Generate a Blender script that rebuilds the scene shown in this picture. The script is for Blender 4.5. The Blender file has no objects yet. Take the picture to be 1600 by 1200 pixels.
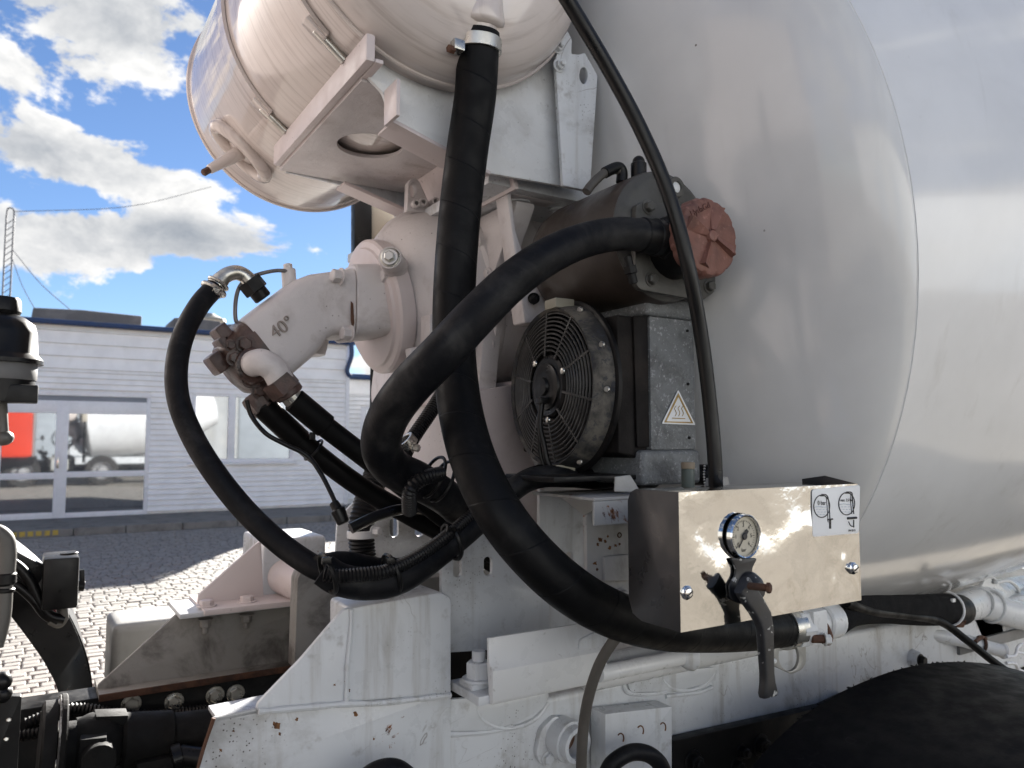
import bpy, bmesh, math, random
from mathutils import Vector, Matrix, noise
random.seed(7)
D = bpy.data
SC = bpy.context.scene
COL = SC.collection
R_ = math.radians
V = Vector

# ------------------------------------------------------------------ camera
YAW, PITCH, FPX = R_(32.0), R_(4.3), 1200.0
EYE = V((0, 0, 1.5))
cam_d = D.cameras.new('camera'); cam = D.objects.new('camera', cam_d); COL.objects.link(cam)
cam.location = EYE
cam.rotation_euler = (math.pi/2 + PITCH, 0, -YAW)
cam_d.sensor_width = 36.0; cam_d.lens = 36.0*FPX/1600.0
cam_d.clip_start = 0.02; cam_d.clip_end = 3000.0
cam_d.dof.use_dof = True; cam_d.dof.focus_distance = 1.55; cam_d.dof.aperture_fstop = 6.0
SC.camera = cam
SC.render.resolution_x, SC.render.resolution_y = 1024, 768
SC.view_settings.view_transform = 'Standard'; SC.view_settings.look = 'None'
SC.view_settings.gamma = 1.0; SC.view_settings.use_curve_mapping = False
SC.view_settings.exposure = EXPOSURE = 2.15

# ------------------------------------------------------------------ sun + sky
SUN_AZ, SUN_EL = R_(34.0), R_(23.0)          # azimuth from +Y towards +X
sun_dir = V((math.sin(SUN_AZ)*math.cos(SUN_EL), math.cos(SUN_AZ)*math.cos(SUN_EL), math.sin(SUN_EL)))
sl = D.lights.new('sun', 'SUN'); sl.energy = 4.8; sl.angle = R_(0.53); sl.color = (1.0, 0.955, 0.89)
so = D.objects.new('sun', sl); COL.objects.link(so)
so.rotation_euler = (-sun_dir).to_track_quat('-Z', 'Y').to_euler(); so.location = sun_dir*40

_R = V((math.cos(YAW), -math.sin(YAW), 0))
_F = V((math.sin(YAW)*math.cos(PITCH), math.cos(YAW)*math.cos(PITCH), math.sin(PITCH)))
_U = _R.cross(_F)
def ray(u, v): return _F + _R*((u-800)/FPX) - _U*((v-600)/FPX)
def P(u, v, Y=None, X=None, Z=None):
    """point where the ray through photo pixel (u,v) meets the plane X=, Y= or Z="""
    r = ray(u, v)
    t = (Y/r.y) if Y is not None else (X/r.x) if X is not None else ((Z-EYE.z)/r.z)
    return EYE + r*t
def S(px, u, v, Y):
    """metres spanned by px photo pixels at the depth of P(u,v,Y)"""
    return px/FPX*(P(u, v, Y=Y)-EYE).dot(_F)
def PROJ(p):
    q = V(p)-EYE; d = q.dot(_F)
    return 800+FPX*q.dot(_R)/d, 600-FPX*q.dot(_U)/d

def build_world():
    w = D.worlds.new('World'); SC.world = w; w.use_nodes = True
    nt = w.node_tree; N = nt.nodes; L = nt.links
    for n in list(N): N.remove(n)
    out = N.new('ShaderNodeOutputWorld'); bg = N.new('ShaderNodeBackground'); bg.inputs[1].default_value = 0.085
    sky = N.new('ShaderNodeTexSky'); sky.sky_type = 'NISHITA'; sky.sun_disc = False
    sky.sun_elevation = SUN_EL; sky.sun_rotation = SUN_AZ
    sky.air_density = 1.0; sky.dust_density = 0.05; sky.ozone_density = 3.0; sky.altitude = 200
    tc = N.new('ShaderNodeTexCoord')
    def vm(op, a, b=None, s=None):
        n = N.new('ShaderNodeVectorMath'); n.operation = op
        for i, x in enumerate((a, b)):
            if x is None: continue
            if isinstance(x, (tuple, list, Vector)): n.inputs[i].default_value = tuple(x)
            else: L.new(x, n.inputs[i])
        if s is not None:
            if isinstance(s, float): n.inputs['Scale'].default_value = s
            else: L.new(s, n.inputs['Scale'])
        return n
    def ma(op, a, b=None, c=None, clamp=False):
        n = N.new('ShaderNodeMath'); n.operation = op; n.use_clamp = clamp
        for i, x in enumerate((a, b, c)):
            if x is None: continue
            if isinstance(x, (int, float)): n.inputs[i].default_value = x
            else: L.new(x, n.inputs[i])
        return n.outputs[0]
    d = vm('NORMALIZE', tc.outputs['Generated']).outputs[0]
    sep = N.new('ShaderNodeSeparateXYZ'); L.new(d, sep.inputs[0])
    pl = vm('MULTIPLY', d, (1.0, 1.0, 1.75)).outputs[0]
    def cloud_noise(vec):
        n = N.new('ShaderNodeTexNoise'); n.inputs['Scale'].default_value = 6.5
        n.inputs['Detail'].default_value = 12; n.inputs['Roughness'].default_value = 0.62
        n.inputs['Distortion'].default_value = 0.25
        L.new(vec, n.inputs['Vector']); return n.outputs['Fac']
    base = vm('ADD', pl, (3.7, 1.3, 0.0)).outputs[0]
    n1 = cloud_noise(base)
    n2 = cloud_noise(vm('ADD', base, (0.012, 0.010, 0.055)).outputs[0])
    # cumulus banks where the photograph has them
    bank = None
    for (u, v, su, sv, amp) in [(110, 55, 230, 80, .30), (250, 90, 110, 55, .12), (110, 225, 190, 48, .26), (230, 268, 120, 34, .16),
                                (60, 375, 140, 48, .24), (270, 365, 200, 52, .26), (390, 385, 90, 32, .14),
                                (0, 165, 200, 22, -.30), (330, 210, 130, 60, -.26), (250, 318, 190, 18, -.22),
                                (480, 180, 120, 160, -.25), (300, 470, 300, 38, -.30), (90, 312, 110, 14, -.14)]:
        c = ray(u, v).normalized()
        df = vm('SUBTRACT', d, tuple(c)).outputs[0]
        a = ma('MULTIPLY', vm('DOT_PRODUCT', df, tuple(_R)).outputs['Value'], FPX/su)
        b = ma('MULTIPLY', vm('DOT_PRODUCT', df, tuple(_U)).outputs['Value'], FPX/sv)
        q = ma('ADD', ma('MULTIPLY', a, a), ma('MULTIPLY', b, b))
        g = ma('MULTIPLY', ma('POWER', 2.718, ma('MULTIPLY', q, -0.7)), amp)
        bank = g if bank is None else ma('ADD', bank, g)
    cov = ma('ADD', ma('ADD', ma('MULTIPLY', n1, 1.7), -0.36), ma('MULTIPLY', bank, 0.85))
    mr = N.new('ShaderNodeMapRange'); mr.interpolation_type = 'SMOOTHSTEP'
    L.new(cov, mr.inputs[0]); mr.inputs[1].default_value = 0.545; mr.inputs[2].default_value = 0.665
    lit = N.new('ShaderNodeMapRange'); L.new(ma('SUBTRACT', n1, n2), lit.inputs[0])
    lit.inputs[1].default_value = -0.10; lit.inputs[2].default_value = 0.10
    thick = N.new('ShaderNodeMapRange'); L.new(cov, thick.inputs[0])
    thick.inputs[1].default_value = 0.62; thick.inputs[2].default_value = 0.95
    thick.inputs[3].default_value = 1.0; thick.inputs[4].default_value = 0.58
    shade = ma('MULTIPLY', ma('ADD', ma('MULTIPLY', lit.outputs[0], 0.45), 0.62), thick.outputs[0])
    cr = N.new('ShaderNodeValToRGB'); L.new(shade, cr.inputs[0])
    cr.color_ramp.elements[0].position = 0.30; cr.color_ramp.elements[0].color = (0.29, 0.33, 0.39, 1)
    cr.color_ramp.elements[1].position = 1.0; cr.color_ramp.elements[1].color = (1.0, 0.99, 0.97, 1)
    cc = vm('SCALE', cr.outputs[0], s=CLOUD_GAIN).outputs[0]
    mx = N.new('ShaderNodeMix'); mx.data_type = 'RGBA'
    skyc = vm('MULTIPLY', sky.outputs[0], SKY_TINT).outputs[0]
    L.new(mr.outputs[0], mx.inputs[0]); L.new(skyc, mx.inputs[6]); L.new(cc, mx.inputs[7])
    L.new(mx.outputs[2], bg.inputs[0]); L.new(bg.outputs[0], out.inputs[0])
CLOUD_GAIN = 2.9
SKY_TINT = (0.295, 0.315, 0.365)
build_world()

# ------------------------------------------------------------------ materials
MATS = {}
def mat(name, col, rough=0.5, metal=0.0, dirt=None, speck=None, rust=None, bump=None, streak=None, fine=None,
        rvar=0.12, coat=0.0, spec=0.5, wrap=None, scr=None, rough_noise=20.0):
    if name in MATS: return MATS[name]
    m = D.materials.new(name); m.use_nodes = True; MATS[name] = m
    nt = m.node_tree; N = nt.nodes; L = nt.links; b = N['Principled BSDF']
    tc = N.new('ShaderNodeTexCoord'); co = tc.outputs['Object']
    def noi(scale, detail=6, rgh=0.6, vec=None, dist=0.0):
        n = N.new('ShaderNodeTexNoise'); n.inputs['Scale'].default_value = scale; n.inputs['Detail'].default_value = detail
        n.inputs['Roughness'].default_value = rgh; n.inputs['Distortion'].default_value = dist
        L.new(vec or co, n.inputs['Vector']); return n.outputs['Fac']
    def rng(x, a, c, lo=0.0, hi=1.0):
        n = N.new('ShaderNodeMapRange'); n.interpolation_type = 'SMOOTHSTEP'; L.new(x, n.inputs[0])
        n.inputs[1].default_value = a; n.inputs[2].default_value = c; n.inputs[3].default_value = lo; n.inputs[4].default_value = hi
        return n.outputs[0]
    def mix(f, a, c):
        n = N.new('ShaderNodeMix'); n.data_type = 'RGBA'; L.new(f, n.inputs[0])
        if isinstance(a, tuple): n.inputs[6].default_value = a+(1,)
        else: L.new(a, n.inputs[6])
        if isinstance(c, tuple): n.inputs[7].default_value = c+(1,)
        else: L.new(c, n.inputs[7])
        return n.outputs[2]
    def mul(a, c):
        n = N.new('ShaderNodeMath'); n.operation = 'MULTIPLY'
        for i, x in enumerate((a, c)):
            if isinstance(x, (int, float)): n.inputs[i].default_value = x
            else: L.new(x, n.inputs[i])
        return n.outputs[0]
    c = mix(rng(noi(3.0, 4), 0.3, 0.7), tuple(x*0.95 for x in col), tuple(min(1, x*1.05) for x in col))
    if dirt:                                                 # (colour, scale, lo, hi, amount)
        c = mix(mul(rng(noi(dirt[1], 8, 0.65, dist=0.4), dirt[2], dirt[3]), dirt[4]), c, dirt[0])
    if streak:                                               # (colour, lo, hi, amount, axis scale)
        mp = N.new('ShaderNodeMapping'); mp.inputs['Scale'].default_value = streak[4]; L.new(co, mp.inputs[0])
        c = mix(mul(rng(noi(1.0, 6, 0.6, mp.outputs[0]), streak[1], streak[2]), streak[3]), c, streak[0])
    if fine:                                                 # (colour, scale, lo, hi, amount) fine grime
        c = mix(mul(rng(noi(fine[1], 3, 0.7), fine[2], fine[3]), fine[4]), c, fine[0])
    if speck:                                                # (colour, scale, radius, density)
        vo = N.new('ShaderNodeTexVoronoi'); vo.inputs['Scale'].default_value = speck[1]; L.new(co, vo.inputs['Vector'])
        dots = rng(vo.outputs['Distance'], speck[2], speck[2]*0.5)
        sp = N.new('ShaderNodeSeparateColor'); L.new(vo.outputs['Color'], sp.inputs[0])
        keep = rng(sp.outputs[0], 1-speck[3]-0.01, 1-speck[3]+0.01)
        c = mix(mul(mul(dots, keep), rng(noi(5.0), 0.50, 0.68)), c, speck[0])
    if scr:                                                  # (colour, scale, width, amount) hairline scratches and paint cracks
        n = N.new('ShaderNodeMath'); n.operation = 'SUBTRACT'; L.new(noi(scr[1], 4, 0.55, dist=1.2), n.inputs[0]); n.inputs[1].default_value = 0.5
        ab = N.new('ShaderNodeMath'); ab.operation = 'ABSOLUTE'; L.new(n.outputs[0], ab.inputs[0])
        c = mix(mul(mul(rng(ab.outputs[0], scr[2], 0.0), rng(noi(scr[1]*0.7+1.3, 3), 0.50, 0.64)), scr[3]), c, scr[0])
    rf = None
    if rust:                                                 # (scale, lo, hi)
        rf = mul(rng(noi(rust[0], 9, 0.7, dist=0.6), rust[1], rust[2]), 1.0)
        c = mix(rf, c, mix(rng(noi(60.0), 0.35, 0.65), (0.05, 0.018, 0.008), (0.28, 0.10, 0.025)))
    hgt = None
    if wrap:                                                 # hose: helical wrap line, uv.x metres along, uv.y around
        uv = N.new('ShaderNodeSeparateXYZ'); L.new(tc.outputs['UV'], uv.inputs[0])
        t = mul(uv.outputs[0], 1.0/wrap)
        a = N.new('ShaderNodeMath'); a.operation = 'ADD'; L.new(t, a.inputs[0]); L.new(uv.outputs[1], a.inputs[1])
        fr = N.new('ShaderNodeMath'); fr.operation = 'FRACT'; L.new(a.outputs[0], fr.inputs[0])
        hgt = rng(fr.outputs[0], 0.0, 0.03, 0.0, 1.0)
    L.new(c, b.inputs['Base Color'])
    r = rng(noi(rough_noise, 5), 0.3, 0.7, max(0.02, rough-rvar), min(1, rough+rvar))
    if rf is not None:
        n = N.new('ShaderNodeMix'); L.new(rf, n.inputs[0]); L.new(r, n.inputs[2]); n.inputs[3].default_value = 0.9; r = n.outputs[0]
    L.new(r, b.inputs['Roughness'])
    b.inputs['Metallic'].default_value = metal; b.inputs['Coat Weight'].default_value = coat
    b.inputs['Coat Roughness'].default_value = 0.08
    b.inputs['Specular IOR Level'].default_value = spec
    prev = None
    for sc_, st in (bump or []):
        bn = N.new('ShaderNodeBump'); bn.inputs['Strength'].default_value = st; bn.inputs['Distance'].default_value = 0.004
        L.new(noi(sc_, 5, 0.6), bn.inputs['Height'])
        if prev: L.new(prev, bn.inputs['Normal'])
        prev = bn.outputs[0]
    if hgt is not None:
        bn = N.new('ShaderNodeBump'); bn.inputs['Strength'].default_value = 0.5; bn.inputs['Distance'].default_value = 0.002
        L.new(hgt, bn.inputs['Height'])
        if prev: L.new(prev, bn.inputs['Normal'])
        prev = bn.outputs[0]
    if prev: L.new(prev, b.inputs['Normal'])
    return m

GR = (0.16, 0.145, 0.12)
white = mat('white_paint', (0.60, 0.62, 0.64), 0.36, dirt=(GR, 5.0, 0.50, 0.74, 0.65), fine=((0.20, 0.18, 0.155), 22, 0.58, 0.76, 0.45), speck=((0.05, 0.04, 0.035), 190, 0.34, 0.30),
            rust=(7.0, 0.665, 0.695), scr=((0.16, 0.14, 0.12), 3.2, 0.006, 0.75), bump=[(9, 0.35), (60, 0.10)], streak=((0.27, 0.245, 0.21), 0.52, 0.74, 0.5, (26, 26, 1.8)))
white_clean = mat('white_paint_clean', (0.66, 0.67, 0.675), 0.33, fine=((0.16, 0.14, 0.12), 34, 0.62, 0.76, 0.5), dirt=((0.28, 0.26, 0.23), 4.0, 0.5, 0.76, 0.55), speck=((0.06, 0.05, 0.04), 120, 0.3, 0.05),
            bump=[(12, 0.08)])
pinkish = mat('pink_bounce_white_paint', (0.62, 0.55, 0.54), 0.42, dirt=((0.30, 0.25, 0.21), 6.0, 0.52, 0.8, 0.55), speck=((0.07, 0.055, 0.045), 150, 0.3, 0.10),
            bump=[(25, 0.12), (120, 0.10)])  # white paint with the red cab's bounced light mixed into its colour
castw = mat('cast_pink_bounce_paint', (0.61, 0.575, 0.57), 0.45, dirt=((0.27, 0.22, 0.19), 8.0, 0.5, 0.76, 0.6), speck=((0.07, 0.05, 0.04), 140, 0.28, 0.08),
            bump=[(90, 0.28), (300, 0.12)])  # slight pink is the cab's bounce carried in the base colour
tankm = mat('tank_cream_paint', (0.64, 0.575, 0.54), 0.10, dirt=((0.42, 0.33, 0.26), 4.0, 0.5, 0.78, 0.45), coat=0.5,
            streak=((0.27, 0.21, 0.18), 0.46, 0.74, 0.5, (4, 95, 4)), rust=(5.0, 0.735, 0.77), bump=[(4, 0.06)], rvar=0.08)
headm = mat('drum_head_shaded_paint', (0.68, 0.68, 0.67), 0.17, coat=0.5, dirt=((0.48, 0.46, 0.44), 1.4, 0.48, 0.85, 0.2), rvar=0.03, streak=((0.52, 0.51, 0.50), 0.58, 0.76, 0.25, (14, 14, 1.2)), speck=((0.10, 0.08, 0.07), 26, 0.08, 0.08),
            bump=[(2.0, 0.03)])  # drum paint a tone greyer, standing for the head's shaded side
drumm = mat('drum_paint', (0.74, 0.745, 0.75), 0.16, coat=0.6, dirt=((0.50, 0.49, 0.47), 1.3, 0.50, 0.85, 0.3), rvar=0.04, streak=((0.52, 0.51, 0.49), 0.56, 0.75, 0.35, (16, 16, 1.0)),
            speck=((0.10, 0.08, 0.07), 26, 0.10, 0.10), bump=[(2.0, 0.04)])
rubber = mat('black_rubber', (0.0030, 0.0032, 0.0038), 0.52, dirt=((0.030, 0.029, 0.028), 6.0, 0.50, 0.72, 0.6), fine=((0.016, 0.015, 0.015), 60, 0.55, 0.75, 0.35), bump=[(120, 0.10)], wrap=0.085, spec=0.16)
rubber_s = mat('smooth_rubber', (0.0028, 0.0028, 0.0032), 0.52, dirt=((0.014, 0.013, 0.012), 12.0, 0.55, 0.8, 0.4), bump=[(200, 0.05)], spec=0.15)
rubber_d = mat('dusty_rubber', (0.0042, 0.0046, 0.0064), 0.52, fine=((0.024, 0.023, 0.023), 70, 0.55, 0.75, 0.35), dirt=((0.042, 0.041, 0.040), 11.0, 0.45, 0.75, 0.65), bump=[(150, 0.12)], spec=0.18)
cablem = mat('cable_black', (0.003, 0.003, 0.0035), 0.34, rvar=0.08, spec=0.35)
cable_g = mat('cable_grey', (0.075, 0.068, 0.06), 0.6, dirt=((0.13, 0.11, 0.09), 20, 0.5, 0.8, 0.6))
foam = mat('foam_sleeve', (0.010, 0.010, 0.011), 0.9, bump=[(260, 0.5)], fine=((0.05, 0.05, 0.05), 300.0, 0.52, 0.8, 0.5), spec=0.1)
plastic = mat('black_plastic', (0.006, 0.006, 0.0065), 0.38, dirt=((0.026, 0.023, 0.02), 10, 0.5, 0.8, 0.6), spec=0.28)
conduit = mat('conduit', (0.008, 0.008, 0.009), 0.42, spec=0.25)
blackm = mat('black_chassis_paint', (0.006, 0.006, 0.0065), 0.45, dirt=((0.028, 0.023, 0.019), 9, 0.48, 0.75, 0.6), bump=[(40, 0.2)], spec=0.25)
rustedge = mat('rusty_steel', (0.10, 0.045, 0.025), 0.8, dirt=((0.035, 0.02, 0.015), 18, 0.45, 0.65, 0.8), bump=[(90, 0.5)])
greasy = mat('greasy_reddish_metal', (0.085, 0.048, 0.040), 0.38, dirt=((0.014, 0.010, 0.009), 14, 0.42, 0.66, 0.85), bump=[(70, 0.5), (200, 0.2)])
steel = mat('zinc_steel', (0.55, 0.54, 0.50), 0.30, 0.9, dirt=((0.20, 0.17, 0.13), 14, 0.5, 0.75, 0.6))
chrome = mat('chrome', (0.75, 0.75, 0.75), 0.10, 1.0, rvar=0.05)
galv = mat('galvanised_rough', (0.17, 0.18, 0.185), 0.50, 0.15, dirt=((0.06, 0.06, 0.06), 16, 0.45, 0.7, 0.7), fine=((0.42, 0.43, 0.44), 130, 0.56, 0.70, 0.7),
            bump=[(150, 0.8)])
darkbrown = mat('brown_shroud_paint', (0.009, 0.0075, 0.0075), 0.6, spec=0.15, dirt=((0.032, 0.026, 0.022), 8, 0.45, 0.75, 0.7), fine=((0.05, 0.045, 0.04), 240, 0.60, 0.8, 0.3), bump=[(180, 0.2)])
resm = mat('reservoir_brown', (0.050, 0.038, 0.031), 0.42, dirt=((0.016, 0.012, 0.010), 5, 0.42, 0.72, 0.8), fine=((0.15, 0.13, 0.11), 90, 0.6, 0.85, 0.4), bump=[(60, 0.15)])
resface = mat('reservoir_grey', (0.075, 0.073, 0.066), 0.5, dirt=((0.028, 0.026, 0.022), 9, 0.45, 0.72, 0.8), bump=[(70, 0.2)])
redcap = mat('faded_red_plastic', (0.20, 0.088, 0.066), 0.62, dirt=((0.09, 0.042, 0.034), 14, 0.44, 0.68, 0.8), fine=((0.42, 0.22, 0.18), 70, 0.56, 0.75, 0.5), speck=((0.04, 0.02, 0.015), 260, 0.3, 0.12), bump=[(120, 0.25)])
dust = mat('dusty_fan_ring', (0.020, 0.020, 0.021), 0.8, dirt=((0.17, 0.155, 0.13), 11, 0.44, 0.68, 0.75), fine=((0.022, 0.025, 0.035), 70, 0.52, 0.64, 0.7), bump=[(160, 0.3)])
grillm = mat('grille_plastic', (0.022, 0.021, 0.020), 0.5, dirt=((0.10, 0.095, 0.085), 14, 0.45, 0.7, 0.6))
inox = mat('polished_steel', (0.66, 0.645, 0.615), 0.08, 1.0, dirt=((0.52, 0.50, 0.46), 6, 0.45, 0.75, 0.6), bump=[(4.0, 0.55), (9.0, 0.30)], rvar=0.03, scr=((0.5, 0.47, 0.42), 6.0, 0.02, 0.4))
inox_dark = mat('darkened_steel', (0.055, 0.055, 0.058), 0.36, 0.55, dirt=((0.08, 0.075, 0.07), 7, 0.4, 0.7, 0.7), bump=[(6.0, 0.10)])  # box steel with the dark truck's reflection painted into its base colour
sticker = mat('sticker_white', (0.78, 0.79, 0.80), 0.35, rvar=0.05)
ink = mat('sticker_ink', (0.012, 0.012, 0.014), 0.5)
ink_g = mat('sticker_blue_grey', (0.42, 0.48, 0.56), 0.5)
gold = mat('sticker_gold', (0.42, 0.28, 0.08), 0.4, dirt=((0.16, 0.10, 0.035), 60, 0.45, 0.7, 0.6))
dialm = mat('dial_cream', (0.50, 0.46, 0.37), 0.5, dirt=((0.45, 0.41, 0.33), 30, 0.4, 0.8, 0.5))
levm = mat('chipped_black_paint', (0.014, 0.015, 0.018), 0.38, fine=((0.40, 0.40, 0.39), 34, 0.615, 0.63, 0.9), dirt=((0.04, 0.04, 0.045), 20, 0.45, 0.7, 0.6))
fendm = mat('fender_rubber', (0.0028, 0.0033, 0.0055), 0.52, dirt=((0.0055, 0.006, 0.008), 1.5, 0.45, 0.75, 0.5), speck=((0.22, 0.22, 0.22), 22, 0.05, 0.22), scr=((0.03, 0.03, 0.033), 2.4, 0.006, 0.7), bump=[(160, 0.06)], spec=0.14)
grimy_shadedw = mat('grimy_shaded_white_paint', (0.46, 0.455, 0.44), 0.48, dirt=((0.13, 0.105, 0.08), 7.0, 0.46, 0.70, 0.75), speck=((0.07, 0.035, 0.02), 110, 0.34, 0.25), rust=(11.0, 0.60, 0.64), bump=[(14, 0.3), (80, 0.15)])  # white darkened for the shadow behind the box, plus real grime and rust
yellowp = mat('kerb_yellow', (0.50, 0.36, 0.06), 0.7, dirt=((0.2, 0.17, 0.11), 10, 0.4, 0.7, 0.8))
bluep = mat('gutter_blue', (0.016, 0.045, 0.13), 0.5, dirt=((0.03, 0.05, 0.09), 5, 0.4, 0.7, 0.6))
siding = mat('siding_white', (0.93, 0.92, 0.90), 0.55, dirt=((0.66, 0.63, 0.56), 1.4, 0.50, 0.8, 0.5), bump=[(30, 0.05)])
upvc = mat('frame_white', (0.80, 0.80, 0.81), 0.35, dirt=((0.6, 0.58, 0.54), 3, 0.5, 0.8, 0.4))
felt = mat('roof_felt', (0.17, 0.16, 0.155), 0.9, dirt=((0.25, 0.235, 0.22), 3, 0.45, 0.7, 0.7), bump=[(30, 0.3)])
concrete = mat('kerb_concrete', (0.22, 0.21, 0.19), 0.9, dirt=((0.11, 0.10, 0.09), 4, 0.45, 0.7, 0.8), bump=[(40, 0.4)])
stone = mat('cobble_stone', (0.285, 0.265, 0.235), 0.75, dirt=((0.20, 0.185, 0.165), 5.5, 0.42, 0.62, 0.75), fine=((0.41, 0.38, 0.34), 40, 0.5, 0.75, 0.5), streak=((0.16, 0.145, 0.125), 0.55, 0.7, 0.5, (.5, .9, 1)), bump=[(40, 0.3)])
joint = mat('yard_sand', (0.235, 0.21, 0.175), 0.95, dirt=((0.15, 0.135, 0.11), 0.6, 0.42, 0.66, 0.8), fine=((0.31, 0.285, 0.245), 9, 0.48, 0.66, 0.8), bump=[(9, 0.6), (60, 0.3)])
cabred = mat('cab_red', (0.55, 0.045, 0.018), 0.22, coat=0.6, rvar=0.05)
glassm = mat('window_glass', (0.33, 0.345, 0.36), 0.03, 0.8, rvar=0.01, bump=[(0.8, 0.02)])
cabglass = mat('cab_glass', (0.015, 0.018, 0.02), 0.05, rvar=0.02)
lens_m = mat('sight_glass', (0.72, 0.74, 0.74), 0.08, rvar=0.02)
tyrem = mat('tyre_rubber', (0.022, 0.021, 0.020), 0.8, dirt=((0.08, 0.07, 0.06), 8, 0.45, 0.7, 0.7), bump=[(60, 0.2)])
rimm = mat('steel_rim', (0.32, 0.32, 0.33), 0.5, 0.3, dirt=((0.14, 0.12, 0.10), 8, 0.45, 0.7, 0.6))

# ------------------------------------------------------------------ mesh helpers
class MB:
    def __init__(s): s.v = []; s.f = []; s.uv = {}
    def raw(s, vs, fs, uvs=None):
        o = len(s.v); s.v += [V(p) for p in vs]
        for i, f in enumerate(fs):
            if uvs: s.uv[len(s.f)] = uvs[i]
            s.f.append([o+k for k in f])
        return s
    def box(s, lo, hi, bev=0.002, seg=2, rot=None):
        c = [(a+b)/2 for a, b in zip(lo, hi)]; d = [abs(b-a) for a, b in zip(lo, hi)]
        return s.obox(c, (1, 0, 0), (0, 1, 0), (0, 0, 1), d, bev, seg)
    def obox(s, c, ex, ey, ez, d, bev=0.002, seg=2):
        bm = bmesh.new(); bmesh.ops.create_cube(bm, size=1.0)
        for v in bm.verts: v.co = V((v.co.x*d[0], v.co.y*d[1], v.co.z*d[2]))
        if bev > 0: bmesh.ops.bevel(bm, geom=bm.edges[:], offset=min(bev, 0.45*min(d)), segments=seg, profile=0.6, affect='EDGES')
        ex, ey, ez, c = V(ex), V(ey), V(ez), V(c)
        bm.verts.index_update()
        s.raw([c+ex*v.co.x+ey*v.co.y+ez*v.co.z for v in bm.verts], [[v.index for v in f.verts] for f in bm.faces]); bm.free(); return s
    def bar(s, p0, p1, w, h, up=(0, 0, 1), bev=0.002):
        p0, p1 = V(p0), V(p1); t = (p1-p0); l = t.length; t.normalize()
        sd = t.cross(V(up)).normalized(); u2 = sd.cross(t)
        return s.obox((p0+p1)/2, t, sd, u2, (l, w, h), bev)
    def lathe(s, o, ax, prof, n=40, close=False):
        o = V(o); ax = V(ax).normalized(); e1 = ax.orthogonal().normalized()
        if abs(ax.z) < 0.9: e1 = (V((0, 0, 1))-ax*ax.z).normalized()
        e2 = ax.cross(e1); vs = []; fs = []
        for (t, r) in prof:
            for k in range(n):
                a = 2*math.pi*k/n; vs.append(o+ax*t+(e1*math.cos(a)+e2*math.sin(a))*max(r, 1e-5))
        m = len(prof)
        for i in range(m-1 if not close else m):
            j = (i+1) % m
            for k in range(n): fs.append([i*n+k, i*n+(k+1) % n, j*n+(k+1) % n, j*n+k])
        return s.raw(vs, fs)
    def cyl(s, p0, p1, r, r1=None, n=24, bev=0.0015):
        p0, p1 = V(p0), V(p1); l = (p1-p0).length; r1 = r if r1 is None else r1; b = min(bev, l*0.4, r*0.4)
        return s.lathe(p0, p1-p0, [(0, 0), (0, r-b), (b, r), (l-b, r1), (l, r1-b), (l, 0)], n)
    def tube(s, p0, p1, r, ri, n=24):
        p0, p1 = V(p0), V(p1); l = (p1-p0).length; b = min(0.001, (r-ri)*0.3)
        return s.lathe(p0, p1-p0, [(b, ri), (0, ri+b), (0, r-b), (b, r), (l-b, r), (l, r-b), (l, ri+b), (l-b, ri)], n, close=True)
    def torus(s, o, ax, R, r, n=48, m=8):
        prof = [(r*math.sin(2*math.pi*k/m), R+r*math.cos(2*math.pi*k/m)) for k in range(m)]
        return s.lathe(o, ax, prof, n, close=True)
    def hexa(s, p0, p1, r, bev=0.0012, n=6):
        p0, p1 = V(p0), V(p1); l = (p1-p0).length; b = min(bev*1.5, l*.3)
        return s.lathe(p0, p1-p0, [(0, 0), (0, r*0.99), (l-b, r), (l, r-b*1.3), (l, 0)], n)
    def bolt(s, p, nrm, r, h=None, stud=0.0, washer=True):
        p, nrm = V(p), V(nrm).normalized(); h = h or r*0.9; q = p
        if washer: s.cyl(p, p+nrm*r*0.22, r*1.35, n=20, bev=r*.05); q = p+nrm*r*0.22
        s.hexa(q, q+nrm*h, r)
        if stud: s.cyl(q+nrm*h, q+nrm*(h+stud), r*0.55, n=14)
        return s
    def sphere(s, c, r, n=16, sc=(1, 1, 1)):
        vs = []; fs = []; m = n//2
        for i in range(m+1):
            for k in range(n):
                a = math.pi*i/m; b = 2*math.pi*k/n
                vs.append(V(c)+V((r*sc[0]*math.sin(a)*math.cos(b), r*sc[1]*math.sin(a)*math.sin(b), r*sc[2]*math.cos(a))))
        for i in range(m):
            for k in range(n): fs.append([i*n+k, i*n+(k+1) % n, (i+1)*n+(k+1) % n, (i+1)*n+k])
        return s.raw(vs, fs)
    def sweep(s, pts, rad, n=18, sub=8, corr=None, cap=True, wob=0.0):
        c = cat(pts, sub); 
        if corr: c = resample(c, corr[0]/4)
        ln = [0.0]
        for a, b in zip(c, c[1:]): ln.append(ln[-1]+(b-a).length)
        tot = ln[-1]
        def rr(t):
            if isinstance(rad, (int, float)): r = rad
            else:
                x = t/tot*(len(rad)-1); i = min(int(x), len(rad)-2); r = rad[i]+(rad[i+1]-rad[i])*(x-i)
            if corr: r += corr[1]*math.sin(2*math.pi*t/corr[0])
            if wob: r *= 1+wob*noise.noise(V((t*25, 0.3, 7)))
            return r
        tn = []
        for i in range(len(c)):
            tn.append((c[min(i+1, len(c)-1)]-c[max(i-1, 0)]).normalized())
        e = tn[0].orthogonal().normalized(); vs = []; fs = []; uvs = []
        for i, p in enumerate(c):
            e = (e-tn[i]*e.dot(tn[i])).normalized(); g = tn[i].cross(e); r = rr(ln[i])
            for k in range(n):
                a = 2*math.pi*k/n; vs.append(p+(e*math.cos(a)+g*math.sin(a))*r)
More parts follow.
